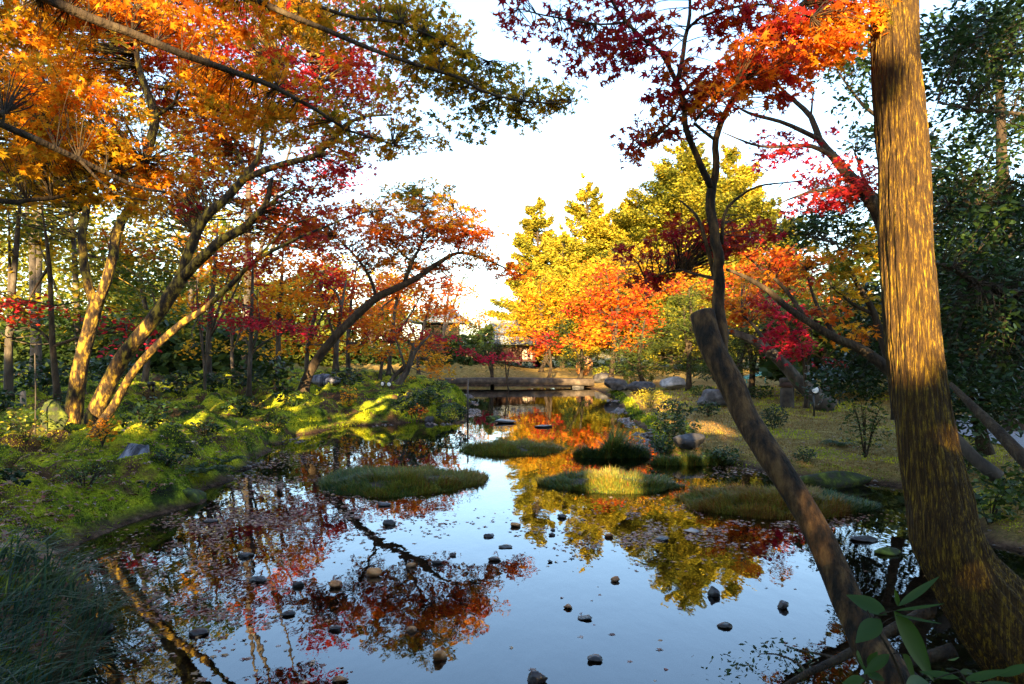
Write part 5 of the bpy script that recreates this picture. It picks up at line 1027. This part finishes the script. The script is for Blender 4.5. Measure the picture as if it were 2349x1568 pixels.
drift = lambda x, y: np.clip(.9*gl(x, y, 640, 1100, 140, 50)+.9*gl(x, y, 560, 1200, 160, 40)+.7*gl(x, y, 700, 1040, 140, 30)+.8*gl(x, y, 1500, 1210, 180, 50)+.8*gl(x, y, 1700, 1080, 80, 14)+.6*gl(x, y, 1850, 1195, 160, 14)+.5*gl(x, y, 850, 1190, 160, 40)+.22*gl(x, y, 450, 1330, 200, 120)+.0015, 0, 1)*np.clip((vnoise(x*.02, y*.06, 0, 5)-.35)*3, 0.02, 1)
C = scatter(6500, drift, .002)
tag(leafmesh('floating_leaves', C, .038, STAR, M_litter, None, r_.uniform(0, 1, len(C)), .12, r=r_, bend=.3), 'drifts of brown and mauve fallen leaves lying on the pond shallows', 'fallen leaves', kind='stuff')
C = scatter(6000, lambda x, y: np.clip(.25+.6*(x < 900), 0, 1)+0*y)
tag(leafmesh('leaf_litter', C, .045, STAR, M_litter, None, r_.uniform(0, 1, len(C)), .25, r=r_, bend=.3), 'scattered fallen leaves on the moss and lawn', 'fallen leaves', kind='stuff')
def tufts(name, label, n, fx, h, w, hue, seed):
    C = scatter(n, fx); hu = hue+1.35*fbm(C[:, 0]*1.1, C[:, 1]*1.1, 0, 4, seed)
    sc = np.clip(C[:, 1]/8, .6, 3)
    o = blades(name, C-np.array([0, 0, .012]), h*sc, w*C[:, 1]/8, M_moss, None, np.clip(hu, 0, 1), .5, r_)
    tag(o, label, 'moss', kind='stuff')
M_moss = leaf_mat('moss_fronds', [(0, (.02, .03, .008)), (.35, (.08, .14, .010)), (.55, (.25, .32, .012)), (.85, (.48, .46, .025)), (1, (.24, .15, .05))], .35, .7, .1)
tufts('moss', 'short bright moss carpeting the left bank', 60000, lambda x, y: (x < 1100)*np.clip(.4+(y-900)/900, 0, 1), .017, .013, .55, 31)
tufts('lawn_grass', 'short tan-green turf of the right bank', 26000, lambda x, y: (x > 1450)*(y < 1300)*.9, .024, .011, .98, 32)

# moss hanging over the water's edge, and shingle along it
xs = r_.uniform(-9, 8, 400000); ys = r_.uniform(4, 26, 400000); k = r_.uniform(0, 1, 400000) < 12/(12+ys*0); dd = sdist(xs, ys)
k = (dd > -.02) & (dd < .28); X_ = xs[k]; Y_ = ys[k]; dd = dd[k]; B = np.stack([X_, Y_, ground_z(X_, Y_)-.01], 1)[:42000]
lft = B[:, 0] < 0
n = len(B); hu = np.where(lft, .5, .42)+1.2*fbm(B[:, 0]*2, B[:, 1]*2, 0, 3, 77)
o = blades('edge_moss', B, .045*np.clip(B[:, 1]/8, .8, 2)*(.5+1.6*vnoise(B[:, 0]*2.5, B[:, 1]*2.5, 0, 4))*.7, .011*B[:, 1]/8, M_moss, None, np.clip(hu, 0, 1), .9, r_, None, None, 1.1)
tag(o, 'ragged moss fringe hanging over the water edge of both banks', 'moss', kind='stuff')
k = (np.abs(sdist(xs[:60000], ys[:60000])+.22) < .24*r_.uniform(0, 1, 60000)**.5) & (vnoise(xs[:60000]*1.2, ys[:60000]*1.2, 0, 9) > .62)
X_ = xs[:60000][k][:2600]; Y_ = ys[:60000][k][:2600]; n = len(X_); sz = r_.uniform(.012, .04, n)*np.clip(Y_/9, .7, 1.8)
base_ = np.array([(0, 0, 1), (1, 0, .1), (.3, .9, 0), (-.8, .6, .15), (-.8, -.6, 0), (.3, -.9, .1), (0, 0, -1)])*np.array([1, .8, .5])
aa = r_.uniform(0, 6.28, n); V = base_[None]*sz[:, None, None]*r_.uniform(.7, 1.3, (n, 7, 1))
V = np.stack([V[..., 0]*np.cos(aa)[:, None]-V[..., 1]*np.sin(aa)[:, None], V[..., 0]*np.sin(aa)[:, None]+V[..., 1]*np.cos(aa)[:, None], V[..., 2]], -1)
zz = np.clip(ground_z(X_, Y_), -.012, .2)+sz*.1; V += np.stack([X_, Y_, zz], -1)[:, None, :]
fc = np.array([(0, 1, 2), (0, 2, 3), (0, 3, 4), (0, 4, 5), (0, 5, 1), (6, 2, 1), (6, 3, 2), (6, 4, 3), (6, 5, 4), (6, 1, 5)])
L_ = (np.arange(n)[:, None, None]*7+fc[None]).ravel()
tag(mesh_obj('shingle', V.reshape(-1, 3), L_, np.arange(n*10)*3, M_shing, None, True), 'small wet stones strewn along the water edge', 'pebbles', kind='stuff')

# ------------------------------------------------------------------ unseen evergreens added behind the viewer to keep low sun off the near garden
r_ = np.random.default_rng(91)
HOLES = []
def lit(x, y, Y, rad): HOLES.append((P(x, y, Y), rad*Y/F))
for a in ((2060, -40, 3.2, 90), (2070, 40, 3.2, 50), (2120, 200, 3.2, 28), (2070, 310, 3.2, 50), (2070, 380, 3.2, 60), (2085, 460, 3.2, 60), (2100, 560, 3.2, 70), (2110, 640, 3.1, 60), (2090, 720, 3.1, 60), (2085, 780, 3.1, 50), (2175, 1020, 3.1, 6),
          (1875, 1215, 2.9, 8), (1865, 1180, 2.95, 4),
          (205, 750, 9.7, 40), (195, 800, 9.7, 36), (182, 850, 9.7, 30), (172, 960, 9.7, 18), (170, 985, 9.6, 18), (280, 540, 9.8, 14), (310, 780, 9.6, 40), (290, 820, 9.6, 30), (245, 900, 9.6, 22), (215, 960, 9.6, 34), (235, 975, 9.3, 30),
          (440, 730, 8.5, 24), (400, 760, 8.5, 24), (340, 812, 8.5, 22), (310, 850, 8.5, 22), (285, 890, 8.5, 22), (260, 925, 8.5, 20), (712, 850, 16.5, 18), (700, 880, 16.5, 18),
          (830, 915, 15, 40), (880, 905, 16, 24), (1400, 1100, 8.6, 34), (1440, 1106, 8.5, 26), (1372, 1112, 8.2, 18), (1640, 975, 13, 22), (1600, 970, 13.5, 14), (1900, 440, 7, 60), (1960, 80, 3.4, 60), (1850, 120, 3.3, 60), (1700, 180, 3.1, 40),
          (560, 1000, 12, 22), (1490, 920, 20, 50), (2310, 740, 6, 14), (2260, 400, 6.2, 40), (2230, 560, 6.2, 30), (2300, 340, 6, 30), (600, 900, 22, 60), (1800, 740, 14.6, 50), (120, 60, 4.3, 110), (60, 190, 4.1, 90), (220, 110, 4.4, 70), (60, 330, 4.1, 70), (200, 350, 4.4, 60), (430, 60, 4.7, 60), (750, 180, 10.2, 40), (600, 80, 10.4, 40), (660, 30, 4.8, 30)): lit(*a)
HP = np.array([h[0] for h in HOLES]); HR = np.array([h[1] for h in HOLES])
SD = np.array([SUN_DX, 1, -SUN_SLOPE]); SD /= np.linalg.norm(SD)
def open_rays(C, grow=.12):  # thins the added crowns so sun reaches each chosen spot
    keep = np.ones(len(C), bool)
    for p, q in zip(HP, HR):
        v = C-p; t = v@SD; d = np.linalg.norm(v-t[:, None]*SD, axis=1); keep &= ~((d < q+grow) & (t < 0))
    return keep
xs = np.linspace(-17, 17, 12)
wl = ['dark evergreen in the wood behind the viewpoint, at its far left end', 'dark evergreen behind the viewpoint, next to the far left one', 'evergreen behind the viewpoint opposite the forked maple', 'evergreen behind the viewpoint opposite the thick leaning maple',
      'evergreen behind the viewpoint opposite the left island', 'evergreen behind the viewpoint left of the pond axis', 'evergreen behind the viewpoint right of the pond axis', 'evergreen behind the viewpoint opposite the leaning trunk',
      'evergreen behind the viewpoint opposite the tall trunk', 'evergreen behind the viewpoint opposite the grey path', 'dark evergreen behind the viewpoint, next to the far right one', 'dark evergreen in the wood behind the viewpoint, at its far right end']
for i, x in enumerate(xs):
    yb = -9.5+r_.uniform(-1, 1); H = (10.3 if x < -2 else 8.9 if x < 3 else 8.2)+r_.uniform(-.6, .7)
    root = empty('backdrop_evergreen', (x, yb, 0), wl[i], 'tree', 'evergreens behind the viewpoint')
    m = MB(); m.tube([(x, yb, -.1), (x+.1, yb, H*.5), (x, yb, H)], [.22, .15, .04], 10, True, .1, i); m.build('trunk', M_bark, root, True)
    n = 8500; z = r_.uniform(.05, 1, n)**.9*H; tt = z/H
    rad = 2.4*(1-.3*tt**3); a = r_.uniform(0, 2*np.pi, n); q = np.sqrt(r_.uniform(0, 1, n))*rad
    C = np.stack([x+np.cos(a)*q, yb+np.sin(a)*q*.8, z+r_.normal(0, .2, n)], 1)
    top = r_.uniform(0, 1, n) > np.clip((C[:, 2]-H+1.5)/1.6, 0, 1)*.97
    C = C[top & open_rays(C)]
    leafmesh('crown', C, .34, np.array([(0, -.5), (.3, -.2), (.34, .1), (0, .5), (-.34, .1), (-.3, -.2)]), M_green, root, r_.uniform(.1, .5, len(C)), .9, r=r_)
